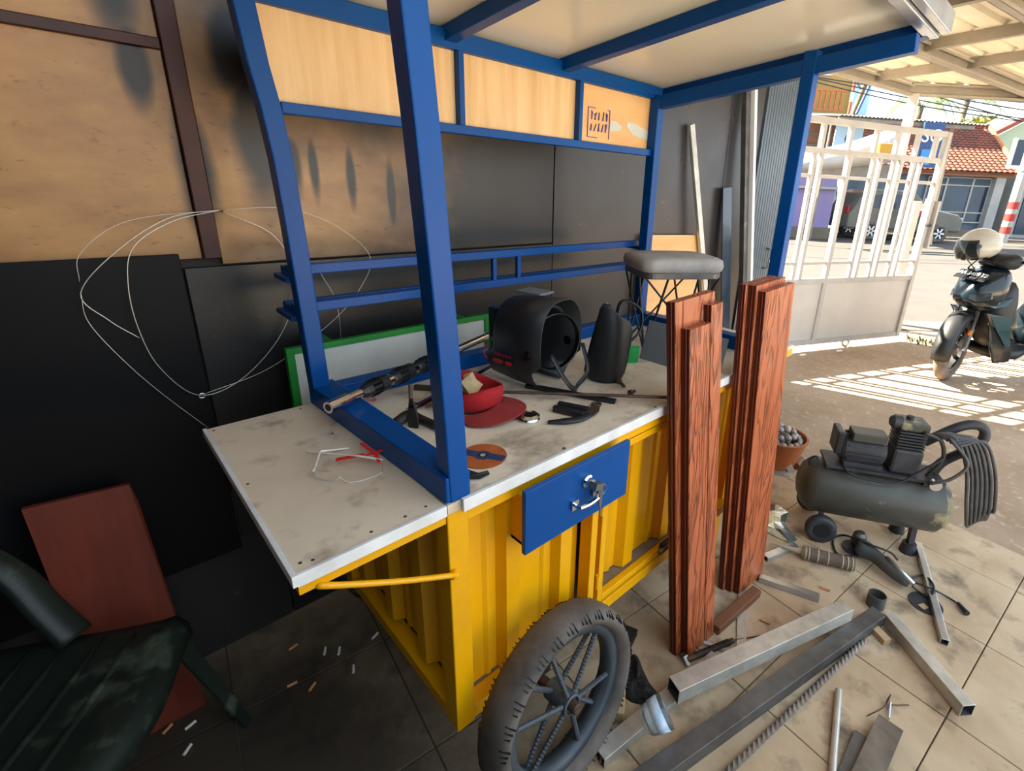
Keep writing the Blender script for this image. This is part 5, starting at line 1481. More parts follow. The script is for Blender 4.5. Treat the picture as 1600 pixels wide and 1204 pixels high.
seat = st.build('seat', M_chair, ch, solid=0.006, smooth=True)
for j in range(5):
    f = -0.13 + 0.062 * j
    MB().tube([cpt(f, -0.185, 0.421), cpt(f, -0.09, 0.4145), cpt(f, 0.0, 0.412), cpt(f, 0.09, 0.4145), cpt(f, 0.185, 0.421)], [0.004, 0.008, 0.008, 0.008, 0.004], 6, flat=0.7).build('seat_rib', M_chair, seat, smooth=True)
for sf, sl in ((1, 1), (1, -1), (-1, 1), (-1, -1)):
    top, bot = cpt(sf * 0.19, sl * 0.195, 0.43), cpt(sf * 0.26, sl * 0.265, 0.0)
    secs = []
    for t_ in (0, 0.35, 0.7, 1.0):
        c = top.lerp(bot, t_)
        w_ = 0.040 - 0.016 * t_
        secs.append([c + F_ * (-w_ * sf) + L_ * (-0.006 * sl), c, c + L_ * (-w_ * sl) + F_ * (-0.006 * sf), c + L_ * (-w_ * sl) + F_ * (-0.014 * sf), c + F_ * (-0.014 * sf) + L_ * (-0.014 * sl), c + F_ * (-w_ * sf) + L_ * (-0.014 * sl)])
    MB().loft(secs).build('leg', M_chair, ch)
bk_ = MB()
secs = []
for i in range(8):
    z = 0.43 + 0.40 * i / 7
    f = -0.205 - 0.10 * (i / 7)
    secs.append([cpt(f - 0.04 * (1 - (l / 0.22) ** 2), l, z + (0.03 * (1 - (l / 0.22) ** 2) if i == 7 else 0)) for l in [-0.21 + 0.42 * j / 12 for j in range(13)]])
bk_.loft(secs, closed=False)
bk_.build('backrest', M_chair, ch, solid=0.006, smooth=True)
for sl in (-1, 1):
    ap = smooth_path([cpt(0.00, sl * 0.195, 0.42), cpt(-0.05, sl * 0.215, 0.49), cpt(-0.10, sl * 0.235, 0.57), cpt(-0.16, sl * 0.240, 0.63), cpt(-0.24, sl * 0.225, 0.66), cpt(-0.29, sl * 0.200, 0.68)], 5)
    MB().tube(ap, [0.034 - 0.008 * i / len(ap) for i in range(len(ap))], 8, flat=0.45).build('armrest', M_chair, ch, smooth=True)

# ------------------------------------------------------------------ scooter with a helmet hung on its handlebar
bo = V((4.66, -0.17, -0.03))
BF = V((-0.80, 0.60, 0)).normalized()          # forward
BL = V((-BF.y, BF.x, 0))                        # left side
def bq(x, y, z):
    return bo + BF * x + BL * y + V((0, 0, z))
bike = thing('scooter', 'dark teal motor scooter with white numbers on its nose, leaning on its side stand', 'scooter', bo)
def sec(x, hw, z0, z1, k=0.6, n=16, zc=None):
    """rounded section across the bike at x"""
    out = []
    zm, hh = (z0 + z1) / 2, (z1 - z0) / 2
    for i in range(n):
        a = 2 * PI * i / n
        c, s = math.cos(a), math.sin(a)
        out.append(bq(x, hw * abs(c) ** k * (1 if c > 0 else -1), zm + hh * abs(s) ** k * (1 if s > 0 else -1)))
    return out
def bloft(secs, name, m, parent=None, **kw):
    return MB().loft(secs).build(name, m, parent or bike, smooth=True, **kw)
# wheels
def bwheel(c, ax, R, w_):
    ax = V(ax)
    t_ = MB().lathe([(R * 0.70, -w_ * 0.4), (R * 0.86, -w_ * 0.52), (R * 0.96, -w_ * 0.36), (R, 0), (R * 0.96, w_ * 0.36), (R * 0.86, w_ * 0.52), (R * 0.70, w_ * 0.4)], c, ax, 40, closed=True).build('wheel', M_rubber, bike, smooth=True)
    MB().lathe([(R * 0.62, -w_ * 0.34), (R * 0.72, -w_ * 0.40), (R * 0.72, w_ * 0.40), (R * 0.62, w_ * 0.34)], c, ax, 40, closed=True).build('rim', M_scoot_b, t_)
    u = ax.cross(V((0, 0, 1))).normalized()
    v = u.cross(ax)
    for k in range(5):
        a = 2 * PI * k / 5
        d_ = u * math.cos(a) + v * math.sin(a)
        MB().bar(V(c) + d_ * 0.02, V(c) + d_ * R * 0.66, 0.030, 0.018, ax).build('spoke', M_scoot_b, t_)
    MB().lathe([(0, -w_ * 0.5), (0.03, -w_ * 0.5), (0.03, w_ * 0.5), (0, w_ * 0.5)], c, ax, 16).build('hub', M_galv_d, t_)
    MB().lathe([(0.05, -w_ * 0.62), (0.095, -w_ * 0.62), (0.095, -w_ * 0.57), (0.05, -w_ * 0.57)], c, ax, 28, closed=True).build('brake_disc', M_steel, t_)
    return t_
steer = 0.50
WF = (BF * math.cos(steer) + BL * math.sin(steer))
WL = V((-WF.y, WF.x, 0))
def wq(x, y, z):
    return bo + WF * x + WL * y + V((0, 0, z))
bwheel(wq(0, 0, 0.275), WL, 0.275, 0.09)
bwheel(bq(-1.28, 0, 0.275), BL, 0.275, 0.11)
for s in (-1, 1):
    MB().tube([wq(0.0, s * 0.075, 0.275), wq(-0.05, s * 0.075, 0.46)], 0.020, 10).tube([wq(-0.05, s * 0.075, 0.46), wq(-0.12, s * 0.07, 0.72)], 0.015, 10).build('fork_tube', M_galv_d, bike)
    MB().lathe([(0, 0), (0.022, 0), (0.022, 0.012), (0, 0.014)], wq(0.04, s * 0.085, 0.44), WL * s, 14).build('reflector', M_orange, bike)
# front fender over the wheel
fs_ = []
for k in range(11):
    a = math.radians(-10 + 125 * k / 10)
    r = 0.315
    hw = 0.062 + 0.012 * math.sin(PI * k / 10)
    c = wq(math.cos(a) * r, 0, 0.275 + math.sin(a) * r)
    rd = WF * math.cos(a) + V((0, 0, math.sin(a)))
    fs_.append([c + WL * hw - rd * 0.05, c + WL * hw * 0.8 - rd * 0.008, c + rd * 0.008, c - WL * hw * 0.8 - rd * 0.008, c - WL * hw - rd * 0.05])
MB().loft(fs_, closed=False).build('front_fender', M_scoot_b, bike, solid=0.006, smooth=True)
# nose: beak, headlight band, side wings
bloft([sec(0.10, 0.045, 0.70, 0.74), sec(0.05, 0.10, 0.655, 0.83), sec(-0.02, 0.155, 0.62, 0.905), sec(-0.10, 0.175, 0.60, 0.955), sec(-0.17, 0.165, 0.62, 0.965), sec(-0.22, 0.12, 0.66, 0.95)], 'nose_cowl', M_scoot)
for s in (-1, 1):
    hl = MB().prism([bq(0.075, s * 0.03, 0.725), bq(0.035, s * 0.115, 0.70), bq(-0.04, s * 0.168, 0.73), bq(-0.035, s * 0.165, 0.775), bq(0.045, s * 0.100, 0.76)], BF * 0.016 + BL * s * 0.006)
    hl.build('headlight', M_visor, bike, bevel=0.003)
    MB().prism([bq(0.02, s * 0.110, 0.69), bq(-0.10, s * 0.155, 0.655), bq(-0.20, s * 0.160, 0.68), bq(-0.26, s * 0.135, 0.74), bq(-0.12, s * 0.155, 0.71)], BL * s * 0.012 + BF * 0.004).build('side_wing', M_teal, bike, bevel=0.004)
    MB().prism([bq(-0.02, s * 0.15, 0.62), bq(-0.18, s * 0.205, 0.60), bq(-0.30, s * 0.20, 0.42), bq(-0.36, s * 0.17, 0.22), bq(-0.24, s * 0.15, 0.20), bq(-0.16, s * 0.15, 0.34), bq(-0.10, s * 0.14, 0.52)], BL * s * 0.020).build('leg_shield_side', M_scoot, bike, bevel=0.006)
    MB().prism([bq(-0.06, s * 0.168, 0.60), bq(-0.20, s * 0.220, 0.60), bq(-0.22, s * 0.220, 0.50), bq(-0.28, s * 0.212, 0.36), bq(-0.25, s * 0.206, 0.35), bq(-0.14, s * 0.196, 0.48)], BL * s * 0.010).build('teal_stripe', M_teal, bike, bevel=0.003)
bloft([sec(-0.14, 0.11, 0.44, 0.66), sec(-0.22, 0.14, 0.36, 0.82), sec(-0.30, 0.15, 0.28, 0.86), sec(-0.34, 0.13, 0.26, 0.80)], 'leg_shield', M_scoot_b)
# handlebar cover, bars, levers, mirrors
bloft([sec(-0.08, 0.05, 0.985, 1.02), sec(-0.13, 0.13, 0.95, 1.055), sec(-0.20, 0.16, 0.945, 1.075), sec(-0.27, 0.12, 0.965, 1.06)], 'handlebar_cover', M_scoot_b)
for s in (-1, 1):
    MB().tube([bq(-0.22, s * 0.10, 1.01), bq(-0.25, s * 0.24, 1.02), bq(-0.30, s * 0.25, 1.02)][:2], 0.013, 10).build('bar', M_scoot_b, bike)
    MB().tube([bq(-0.25, s * 0.235, 1.02), bq(-0.275, s * 0.345, 1.015)], 0.0175, 12).build('grip', M_rubber, bike)
    MB().tube([bq(-0.215, s * 0.19, 1.005), bq(-0.20, s * 0.25, 0.995), bq(-0.225, s * 0.335, 0.99)], 0.006, 8).build('brake_lever', M_alu, bike)
    MB().tube(smooth_path([bq(-0.21, s * 0.17, 1.05), bq(-0.20, s * 0.20, 1.12), bq(-0.21, s * 0.25, 1.18)], 4), 0.005, 8).build('mirror_stem', M_scoot_b, bike)
    MB().ball((0, 0, 0), 1, 12, (0.012, 0.060, 0.036)).xform(Matrix.Translation(bq(-0.21, s * 0.27, 1.20)) @ Matrix.Rotation(math.atan2(BF.y, BF.x), 4, 'Z')).build('mirror', M_scoot_b, bike, smooth=True)
MB().tube(smooth_path([bq(-0.12, 0.05, 0.97), bq(-0.04, 0.02, 0.99), bq(-0.05, -0.05, 0.985), bq(-0.13, -0.06, 0.975)], 5), 0.005, 8).build('cable', M_cable, bike)
# floorboard, body, seat, tail
bloft([sec(-0.28, 0.16, 0.22, 0.32), sec(-0.45, 0.17, 0.21, 0.31), sec(-0.70, 0.165, 0.22, 0.33)], 'floorboard', M_scoot_b)
bloft([sec(-0.62, 0.12, 0.30, 0.62), sec(-0.74, 0.16, 0.33, 0.72), sec(-0.95, 0.18, 0.42, 0.75), sec(-1.25, 0.17, 0.52, 0.79), sec(-1.52, 0.10, 0.66, 0.82), sec(-1.64, 0.04, 0.74, 0.80)], 'body_panel', M_scoot)
for s in (-1, 1):
    MB().prism([bq(-0.40, s * 0.172, 0.22), bq(-0.72, s * 0.178, 0.27), bq(-0.78, s * 0.176, 0.42), bq(-0.60, s * 0.174, 0.34)], BL * s * 0.008).build('step_guard', M_galv, bike)
    MB().prism([bq(-0.80, s * 0.172, 0.58), bq(-1.30, s * 0.172, 0.70), bq(-1.45, s * 0.13, 0.73), bq(-1.15, s * 0.18, 0.60)], BL * s * 0.010).build('side_stripe', M_teal, bike, bevel=0.002)
bloft([sec(-0.66, 0.10, 0.70, 0.77), sec(-0.80, 0.14, 0.735, 0.805), sec(-1.05, 0.15, 0.745, 0.80), sec(-1.20, 0.14, 0.78, 0.86), sec(-1.48, 0.10, 0.80, 0.87)], 'seat', M_seat)
bloft([sec(-0.70, 0.10, 0.17, 0.34), sec(-0.95, 0.13, 0.18, 0.38), sec(-1.28, 0.11, 0.20, 0.36)], 'engine', M_galv_d)
MB().tube([bq(-0.90, -0.14, 0.24), bq(-1.20, -0.18, 0.30), bq(-1.50, -0.19, 0.38)], [0.025, 0.05, 0.045], 14).build('exhaust', M_scoot_b, bike, smooth=True)
MB().tube([bq(-1.25, 0.13, 0.34), bq(-1.33, 0.13, 0.66)], 0.03, 12).build('shock_absorber', M_galv_d, bike)
MB().tube(smooth_path([bq(-0.60, 0.12, 0.22), bq(-0.58, 0.21, 0.10), bq(-0.56, 0.27, 0.012), bq(-0.62, 0.275, 0.010), bq(-0.66, 0.22, 0.09)], 4), 0.009, 8).build('side_stand', M_scoot_b, bike, smooth=True)
# number plate lettering painted on the nose
pm = frame(bq(0.048, 0.020, 0.893), BL, BF * 0.70 + V((0, 0, 0.72)))
pb_ = MB().box((-0.135, -0.045, -0.004), (0.135, 0.045, 0.0)).xform(pm).build('number_plate', M_black_g, bike, bevel=0.003)
text_mesh('plate_number', 'AA 3480 TB', 0.050, M_white, pb_, pm @ Matrix.Translation((0, 0.012, 0.001)))
text_mesh('plate_date', '07.27', 0.026, M_white, pb_, pm @ Matrix.Translation((0.03, -0.026, 0.001)))
# helmet
hc = V((4.75, -0.130, 1.075))
HF = V((-0.70, 0.70, -0.22)).normalized()
HU = (V((0, 0, 1)) - HF * HF.z).normalized()
HL = HU.cross(HF)
he = thing('helmet', 'cream open-face helmet with a smoked visor resting on the scooter handlebar', 'helmet', hc - V((0, 0, 0.13)))
def hpt(az, el, r):
    """az from the front to the left, el up"""
    d_ = HF * (math.cos(az) * math.cos(el) * 1.12) + HL * (math.sin(az) * math.cos(el) * 0.95) + HU * (math.sin(el) * 1.02)
    return hc + d_ * r
rows = []
NA = 40
for i in range(13):
    el = math.radians(90 - i * 11.2)
    rows.append([hpt(2 * PI * k / NA, el, 0.135 * (1.0 if el > -0.3 else 1.0 - 0.25 * (-0.3 - el))) for k in range(NA)])
mb = MB()
rv = [[mb.bm.verts.new(p) for p in r] for r in rows]
for i in range(12):
    el = 90 - (i + 0.5) * 11.2
    for k in range(NA):
        az = (k + 0.5) / NA * 360
        az = az if az < 180 else az - 360
        if abs(az) < 50 + (0 if el > 10 else 5) and el < 27:
            continue
        if el < -34 and abs(az) < 100:
            continue
        mb.bm.faces.new((rv[i][k], rv[i][(k + 1) % NA], rv[i + 1][(k + 1) % NA], rv[i + 1][k]))
bmesh.ops.delete(mb.bm, geom=[v for v in mb.bm.verts if not v.link_faces], context='VERTS')
bmesh.ops.remove_doubles(mb.bm, verts=mb.bm.verts, dist=0.0005)
mb.build('helmet_shell', M_helm, he, solid=0.008, smooth=True)
vr = []
for i in range(9):
    el = math.radians(30 - i * 7.5)
    vr.append([hpt(math.radians(-58 + 116 * k / 20), el, 0.142 + 0.014 * i / 8) for k in range(21)])
MB().loft(vr, closed=False).build('visor', M_visor, he, solid=0.003, smooth=True)
for s in (-1, 1):
    MB().lathe([(0, 0), (0.016, 0), (0.014, 0.008), (0, 0.010)], hpt(s * 1.02, math.radians(10), 0.140), HL * s, 16).build('visor_pivot', M_black, he)
MB().lathe([(0.020, -0.004), (0.030, -0.004), (0.030, 0.006), (0.020, 0.006)], hpt(0.5, math.radians(66), 0.130), (hpt(0.5, math.radians(66), 1) - hc), 20, closed=True).build('top_vent', M_helm, he)
inr = [[hpt(2 * PI * k / 24, math.radians(90 - i * 20), 0.118) for k in range(24)] for i in range(7)]
MB().loft(inr, cap=False).build('liner', M_black, he, smooth=True)
MB().tube(smooth_path([hpt(1.1, -0.6, 0.125), hc - HU * 0.16 + HF * 0.07, hc - HU * 0.18 + HF * 0.02, hpt(-1.1, -0.6, 0.125)], 5), 0.007, 8, flat=0.4).build('chin_strap', M_black, he)

# ------------------------------------------------------------------ across the street
def SB(s0, s1, n0, n1, z0, z1):
    return MB().prism([SN(s0, n0, z0), SN(s1, n0, z0), SN(s1, n1, z0), SN(s0, n1, z0)], (0, 0, z1 - z0))
# house with clay roof
hs = thing('tiled_house', 'low blue-grey house with an orange clay tile roof across the street', 'house', SN(15.2, 22, 0.06))
SB(11.6, 18.0, 21.2, 23.7, 0.06, 2.5).build('house_wall', M_bluewall, hs)
MB().prism([SN(11.4, 20.85, 2.40), SN(18.2, 20.85, 2.40), SN(18.2, 21.0, 2.40), SN(11.4, 21.0, 2.40)], (0, 0, 0.14)).build('fascia', M_brownwood, hs)
Z0, Z1, N0, N1 = 2.52, 4.55, 20.75, 23.7
rt_ = MB().prism([SN(11.3, N0, Z0), SN(18.25, N0, Z0), SN(18.7, N1, Z1), SN(11.3, N1, Z1)], (0, 0, 0.05)).build('roof', M_rooftile, hs)
SB(11.3, 18.7, N1 - 0.02, N1 + 0.1, Z1 - 0.3, Z1 + 0.02).build('roof_back', M_rooftile, hs)
proto_t = None
rows_n = 18
slope = V(SN(0, N1 - N0, Z1 - Z0))
for r in range(rows_n):
    t0 = r / rows_n
    p0 = V(SN(11.3, N0, Z0 + 0.055)) + slope * t0
    ln = 6.95 + 0.45 * t0
    tl = MB()
    k = 0
    u = 0.0
    prof = []
    while u < ln:
        for f, h in ((0.0, 0.0), (0.05, 0.032), (0.11, 0.040), (0.16, 0.022), (0.21, 0.0)):
            prof.append((min(u + f, ln), h))
        u += 0.235
    up = slope / rows_n * 1.12
    nrm = SX.cross(slope).normalized()
    if nrm.z < 0:
        nrm = -nrm
    A = [p0 + SX * q + nrm * (h + 0.035) for q, h in prof]
    B = [p + up - nrm * 0.034 for p in A]
    C0 = [p - nrm * 0.03 for p in A]
    tl.loft([C0, A, B], closed=False)
    ob = tl.build('tile_course', M_rooftile, rt_)
    ob['kind'] = 'stuff'
MB().tube([V(SN(11.3, N1, Z1 + 0.10)), V(SN(18.7, N1, Z1 + 0.10))], 0.11, 10).build('ridge_tiles', M_rooftile, hs)
MB().tube([V(SN(18.25, N0, Z0 + 0.10)), V(SN(18.7, N1, Z1 + 0.10))], 0.10, 10).build('hip_tiles', M_terra, hs)
for k, (s0, s1) in enumerate(((14.9, 15.65), (15.72, 16.75), (16.82, 17.5))):
    wn = SB(s0, s1, 21.14, 21.2, 0.62, 2.05).build('window_pane', M_window, hs)
    for a, b, c, d in ((s0 - 0.04, s0, 0.55, 2.35), (s1, s1 + 0.03, 0.55, 2.35)):
        SB(a, b, 21.10, 21.18, c, d).build('window_mullion', M_cementwhite, wn)
    for z in (0.56, 0.95, 2.02, 2.32):
        SB(s0, s1, 21.10, 21.18, z, z + 0.05).build('window_rail', M_cementwhite, wn)
    for z in (2.09, 2.15, 2.21, 2.27):
        SB(s0, s1, 21.11, 21.17, z, z + 0.03).build('louvre_slat', M_bluewall, wn)
SB(17.55, 17.95, 20.9, 21.3, 0.06, 2.45).build('end_pillar', M_cementwhite, hs)
SB(11.6, 17.6, 20.5, 21.2, 0.06, 0.30).build('step', M_apron, hs)
# shop to the right of the house with a navy sign
shp = thing('white_shop', 'pale shop with a navy sign and dark doorway at the right edge', 'building', SN(20, 21, 0.06))
SB(18.8, 24.5, 20.9, 24.5, 0.06, 2.55).build('shop_wall', M_cementwhite, shp)
SB(18.35, 24.5, 19.9, 20.7, 2.55, 2.78).build('shop_ledge', M_cementwhite, shp)
SB(18.8, 24.5, 20.7, 20.95, 2.55, 4.2).build('parapet', M_cementwhite, shp)
SB(18.9, 21.0, 20.85, 20.9, 0.2, 2.4).build('doorway', M_window, shp)
sg = SB(17.15, 19.6, 19.95, 20.02, 2.83, 3.75).build('shop_sign', M_sign_n, shp)
sm = frame(SN(18.0, 19.945, 3.28), SX, -NX)
text_mesh('sign_script', 'Dr', 0.62, M_white, sg, sm @ Matrix.Translation((0, 0.02, 0.002)), 0.004, 0.9)
text_mesh('sign_dots', '- -', 0.22, M_white, sg, sm @ Matrix.Translation((-0.1, 0.36, 0.002)), 0.004)
SB(17.15, 19.6, 19.95, 20.02, 2.70, 2.83).build('sign_border', M_board, sg)
SB(17.05, 17.15, 19.93, 20.04, 2.70, 3.80).build('sign_border', M_board, sg)
gh = thing('green_gable', 'pale green gable with a red verge board behind the shop', 'building', SN(21, 26, 0.06))
MB().prism([SN(20.0, 25, 0.06), SN(27, 25, 0.06), SN(27, 25, 6.6), SN(23.2, 25, 6.2), SN(20.0, 25, 4.3)], NX * 3).build('gable_wall', M_greenh, gh)
MB().bar(SN(19.6, 24.9, 4.3), SN(23.3, 24.9, 6.45), 0.3, 0.18).build('verge_board', M_redboard, gh)
# pale pole with red bands
po = thing('utility_pole', 'pale street pole with three red bands near its foot at the right edge', 'pole', SN(16.95, 19.0, 0.0))
MB().tube([SN(16.95, 19.0, -0.03), SN(16.95, 19.0, 4.2)], [0.17, 0.165], 18).tube([SN(16.95, 19.0, 4.2), SN(16.95, 19.0, 8.8)], [0.145, 0.135], 18).build('pole_shaft', M_pole, po, smooth=False)
for z in (0.30, 0.78, 1.22):
    MB().tube([SN(16.95, 19.0, z), SN(16.95, 19.0, z + 0.26)], 0.174, 18).build('red_band', M_redband, po)
for z in (2.55, 3.35, 4.2):
    MB().tube([SN(16.95, 19.0, z), SN(16.95, 19.0, z + 0.05)], 0.180, 18).build('clamp_ring', M_steel, po)
# metal awning and tarpaulin stall on the left
aw = thing('metal_awning', 'long weathered corrugated awning seen above the gate', 'awning', SN(10.5, 16, 0.0))
prof = []
s_ = 8.1
while s_ < 12.6:
    prof += [(s_, 0.0), (s_ + 0.06, 0.035), (s_ + 0.12, 0.0)]
    s_ += 0.12
MB().loft([[SN(q, 15.7, 3.70 + h - (q - 8) * 0.02) for q, h in prof], [SN(q, 18.4, 4.05 + h - (q - 8) * 0.02) for q, h in prof]], closed=False).build('awning_sheet', M_grain, aw, solid=0.01)
MB().bar(SN(8.1, 15.8, 3.62), SN(12.3, 15.8, 3.54), 0.06, 0.10).build('awning_beam', M_grain, aw)
for s_ in (8.3, 11.4):
    MB().tube([SN(s_, 16.6, -0.03), SN(s_, 16.6, 3.7)], 0.04, 10).build('awning_post', M_grain, aw)
tr = thing('tarpaulin_stall', 'stall under a sloping pale tarpaulin seen through the upper gate', 'stall', SN(8.5, 15, 0.0))
MB().loft([[SN(6.4, 14.9, 2.45), SN(8.0, 14.8, 2.85), SN(9.35, 14.9, 3.35)], [SN(6.4, 14.6, 2.20), SN(8.0, 14.5, 2.50), SN(9.6, 14.6, 2.95)], [SN(6.4, 14.7, 2.0), SN(8.0, 14.7, 2.2), SN(9.75, 14.7, 2.45)]], closed=False).build('tarpaulin', M_tarp, tr, solid=0.02, smooth=True)
for s_ in (6.5, 9.6):
    MB().tube([SN(s_, 14.9, -0.03), SN(s_, 14.9, 3.3 if s_ > 8 else 2.5)], 0.04, 10).build('stall_post', M_grain, tr)
SB(6.3, 9.7, 14.95, 15.1, 1.9, 2.35).build('stall_board', M_grain, tr)
bkt = thing('amber_bucket', 'square amber bucket hanging in front of the pale tarpaulin', 'bucket', SN(8.85, 14.4, 2.4))
MB().loft([[SN(8.85 + a * 0.14, 14.4 + b * 0.14, 2.42) for a, b in ((-1, -1), (1, -1), (1, 1), (-1, 1))], [SN(8.85 + a * 0.20, 14.4 + b * 0.20, 2.85) for a, b in ((-1, -1), (1, -1), (1, 1), (-1, 1))]]).build('bucket_body', M_bucket_y, bkt, bevel=0.02)
MB().tube([SN(8.7, 14.4, 2.85), SN(8.85, 14.4, 3.3), SN(9.0, 14.4, 2.85)], 0.01, 6).build('bucket_handle', M_wire, bkt)
# lavender shop front with grey shutters, behind the gate's left half
lv = thing('lavender_shop', 'lavender fronted shop with weathered boards above it, behind the left of the gate', 'building', SN(7.4, 18, 0))
SB(4.5, 9.35, 17.6, 22, -0.03, 2.15).build('shop_wall', M_violet, lv)
SB(4.5, 9.35, 17.5, 22, 2.15, 2.62).build('board_band', M_grain, lv)
SB(4.5, 9.5, 17.9, 22, 2.62, 3.75).build('upper_wall', M_grain, lv)
for z in (2.75, 3.10, 3.45):
    SB(4.5, 9.4, 17.82, 17.9, z, z + 0.26).build('dark_board', M_brownwood, lv)
SB(4.5, 9.35, 17.45, 17.6, 1.62, 1.70).build('trim_band', M_cementwhite, lv)
SB(4.5, 9.35, 16.9, 17.6, -0.03, 0.32).build('step', M_apron, lv)
yb = thing('ochre_building', 'ochre upper storey with an orange balcony railing behind the red pole', 'building', SN(11, 25, 0))
SB(7.0, 13.0, 25.2, 29, -0.03, 9.5).build('ochre_wall', M_yellowwall, yb)
SB(12.95, 13.75, 25.0, 29, -0.03, 9.0).build('blue_column', mat('pale_blue_render', '#8fb4c8', rough=0.8), yb)
SB(7.0, 12.4, 24.2, 25.2, 4.75, 4.95).build('balcony_slab', M_cementwhite, yb)
for z in (5.05, 5.85):
    SB(7.0, 12.3, 24.2, 24.28, z, z + 0.07).build('railing_rail', M_terra, yb)
for k in range(22):
    SB(7.1 + k * 0.235, 7.17 + k * 0.235, 24.2, 24.27, 5.1, 5.85).build('railing_bar', M_terra, yb)
SB(10.4, 11.7, 24.6, 24.8, 6.55, 6.9).build('lamp_box', M_board, yb)
rp = thing('red_pole', 'thin red and white painted pole in front of the ochre building', 'pole', SN(10.2, 19.5, 0))
for k, (z0, z1, m) in enumerate(((-0.03, 3.2, M_redpole), (3.2, 4.7, M_redpole), (4.7, 5.0, M_white), (5.0, 6.4, M_redpole))):
    MB().tube([SN(10.2, 19.5, z0), SN(10.2, 19.5, z1)], 0.055, 10).build('pole_section', m, rp)
tn = thing('pollard_tree', 'bare pale tree trunk beside the red pole', 'tree', SN(11.9, 22, 0))
MB().tube(smooth_path([SN(10.15, 19.9, 0), SN(10.3, 19.9, 2.9), SN(10.65, 19.9, 4.65), SN(10.92, 19.9, 5.9), SN(11.15, 19.9, 6.8)], 5), [0.16 - 0.005 * i for i in range(21)], 10).build('trunk', M_trunk, tn, smooth=True)
rr = random.Random(9)
for k in range(14):
    b = V(SN(10.8 + rr.uniform(-0.2, 0.3), 19.9, 5.5 + rr.uniform(-0.8, 1.2)))
    e = b + V(SN(rr.uniform(-0.9, 0.9), rr.uniform(-0.5, 0.5), rr.uniform(0.3, 0.9)))
    MB().tube(smooth_path([b, b.lerp(e, 0.5) + V((0, 0, 0.08)), e], 3), 0.022, 5).build('branch', M_trunk, tn)
# signs
s1 = thing('hanging_sign', 'upright blue sign with white letters seen through the gate', 'sign', SN(11.1, 15.6, 2.4))
SB(10.62, 11.25, 15.55, 15.62, 2.35, 3.62).build('sign_panel', M_sign_b, s1)
SB(10.70, 11.02, 15.53, 15.55, 2.42, 2.86).build('light_square', M_sign_lb, s1)
text_mesh('sign_letters', 'SO', 0.52, M_white, s1, frame(SN(10.93, 15.535, 3.22), SX, -NX), 0.004)
text_mesh('sign_letters', '- - -', 0.16, M_sign_lb, s1, frame(SN(10.93, 15.535, 2.97), SX, -NX), 0.004)
MB().tube([SN(10.95, 15.6, 3.6), SN(10.95, 15.8, 3.8)], 0.02, 6).build('sign_hanger', M_steel, s1)
s2 = thing('number_board', 'pale blue board with a dark blue numeral behind the tarpaulin', 'sign', SN(8.9, 16.8, 2.6))
SB(8.55, 9.45, 16.75, 16.8, 2.75, 3.65).build('sign_panel', mat('pale_blue_board', '#a9cbe6', rough=0.5), s2)
text_mesh('sign_numeral', '6', 0.55, M_sign_b, s2, frame(SN(9.0, 16.74, 3.2), SX, -NX), 0.004)
# parked car
cr = thing('parked_car', 'grey parked car behind the bars of the white gate', 'car', SN(11.6, 18, -0.03))
c_s0, c_s1 = 9.9, 14.0
prof = [(9.9, 0.35), (9.9, 0.85), (10.0, 1.0), (10.25, 1.55), (10.6, 1.68), (12.0, 1.68), (12.8, 1.12), (13.8, 0.95), (14.0, 0.80), (14.0, 0.35)]
MB().prism([SN(s, 17.4, z) for s, z in prof], NX * 1.65).build('car_body', M_car, cr, bevel=0.06)
for pts in ([(10.35, 1.08), (10.45, 1.48), (11.15, 1.55), (11.15, 1.08)], [(11.25, 1.08), (11.25, 1.55), (11.9, 1.55), (12.45, 1.08)]):
    MB().prism([SN(s, 17.38, z) for s, z in pts], NX * 0.03).build('side_window', M_window, cr)
for s in (11.2, 12.5):
    MB().prism([SN(s, 17.385, 0.45), SN(s + 0.015, 17.385, 0.45), SN(s + 0.015, 17.385, 1.05), SN(s, 17.385, 1.05)], NX * 0.02).build('door_gap', M_black, cr)
for s in (10.75, 13.2):
    for n_ in (17.42, 18.9):
        w_ = MB().lathe([(0.20, -0.09), (0.31, -0.09), (0.32, 0), (0.31, 0.09), (0.20, 0.09)], SN(s, n_, 0.29), NX, 28, closed=True).build('wheel', M_rubber, cr, smooth=True)
        MB().lathe([(0, -0.10), (0.05, -0.10), (0.06, -0.06), (0.20, -0.07), (0.20, 0.05), (0, 0.05)], SN(s, n_, 0.29), NX, 28).build('wheel_disc', M_scoot_b, w_)
        for k in range(6):
            a = 2 * PI * k / 6
            d_ = SX * math.cos(a) + V((0, 0, math.sin(a)))
            MB().bar(V(SN(s, n_ - 0.085, 0.29)) + d_ * 0.03, V(SN(s, n_ - 0.085, 0.29)) + d_ * 0.19, 0.06, 0.03, NX).build('spoke', M_alu, w_)
SB(13.85, 14.02, 17.5, 17.8, 0.72, 0.86).build('headlight', M_board, cr)
SB(9.88, 9.93, 17.5, 17.75, 0.85, 1.1).build('tail_light', M_redband, cr)
tc = thing('warning_stand', 'red and white striped warning triangle on a thin stand behind the gate', 'sign', SN(12.0, 16.5, 0))
ba = SN(11.75, 16.5, 0.86)
MB().prism([SN(11.62, 16.5, 0.88), SN(12.02, 16.5, 0.88), SN(11.98, 16.5, 1.06), SN(11.74, 16.5, 1.06)], NX * 0.04).build('red_stripe', M_redband, tc)
MB().prism([SN(11.74, 16.5, 1.06), SN(11.98, 16.5, 1.06), SN(11.96, 16.5, 1.20), SN(11.84, 16.5, 1.20)], NX * 0.04).build('white_stripe', M_white, tc)
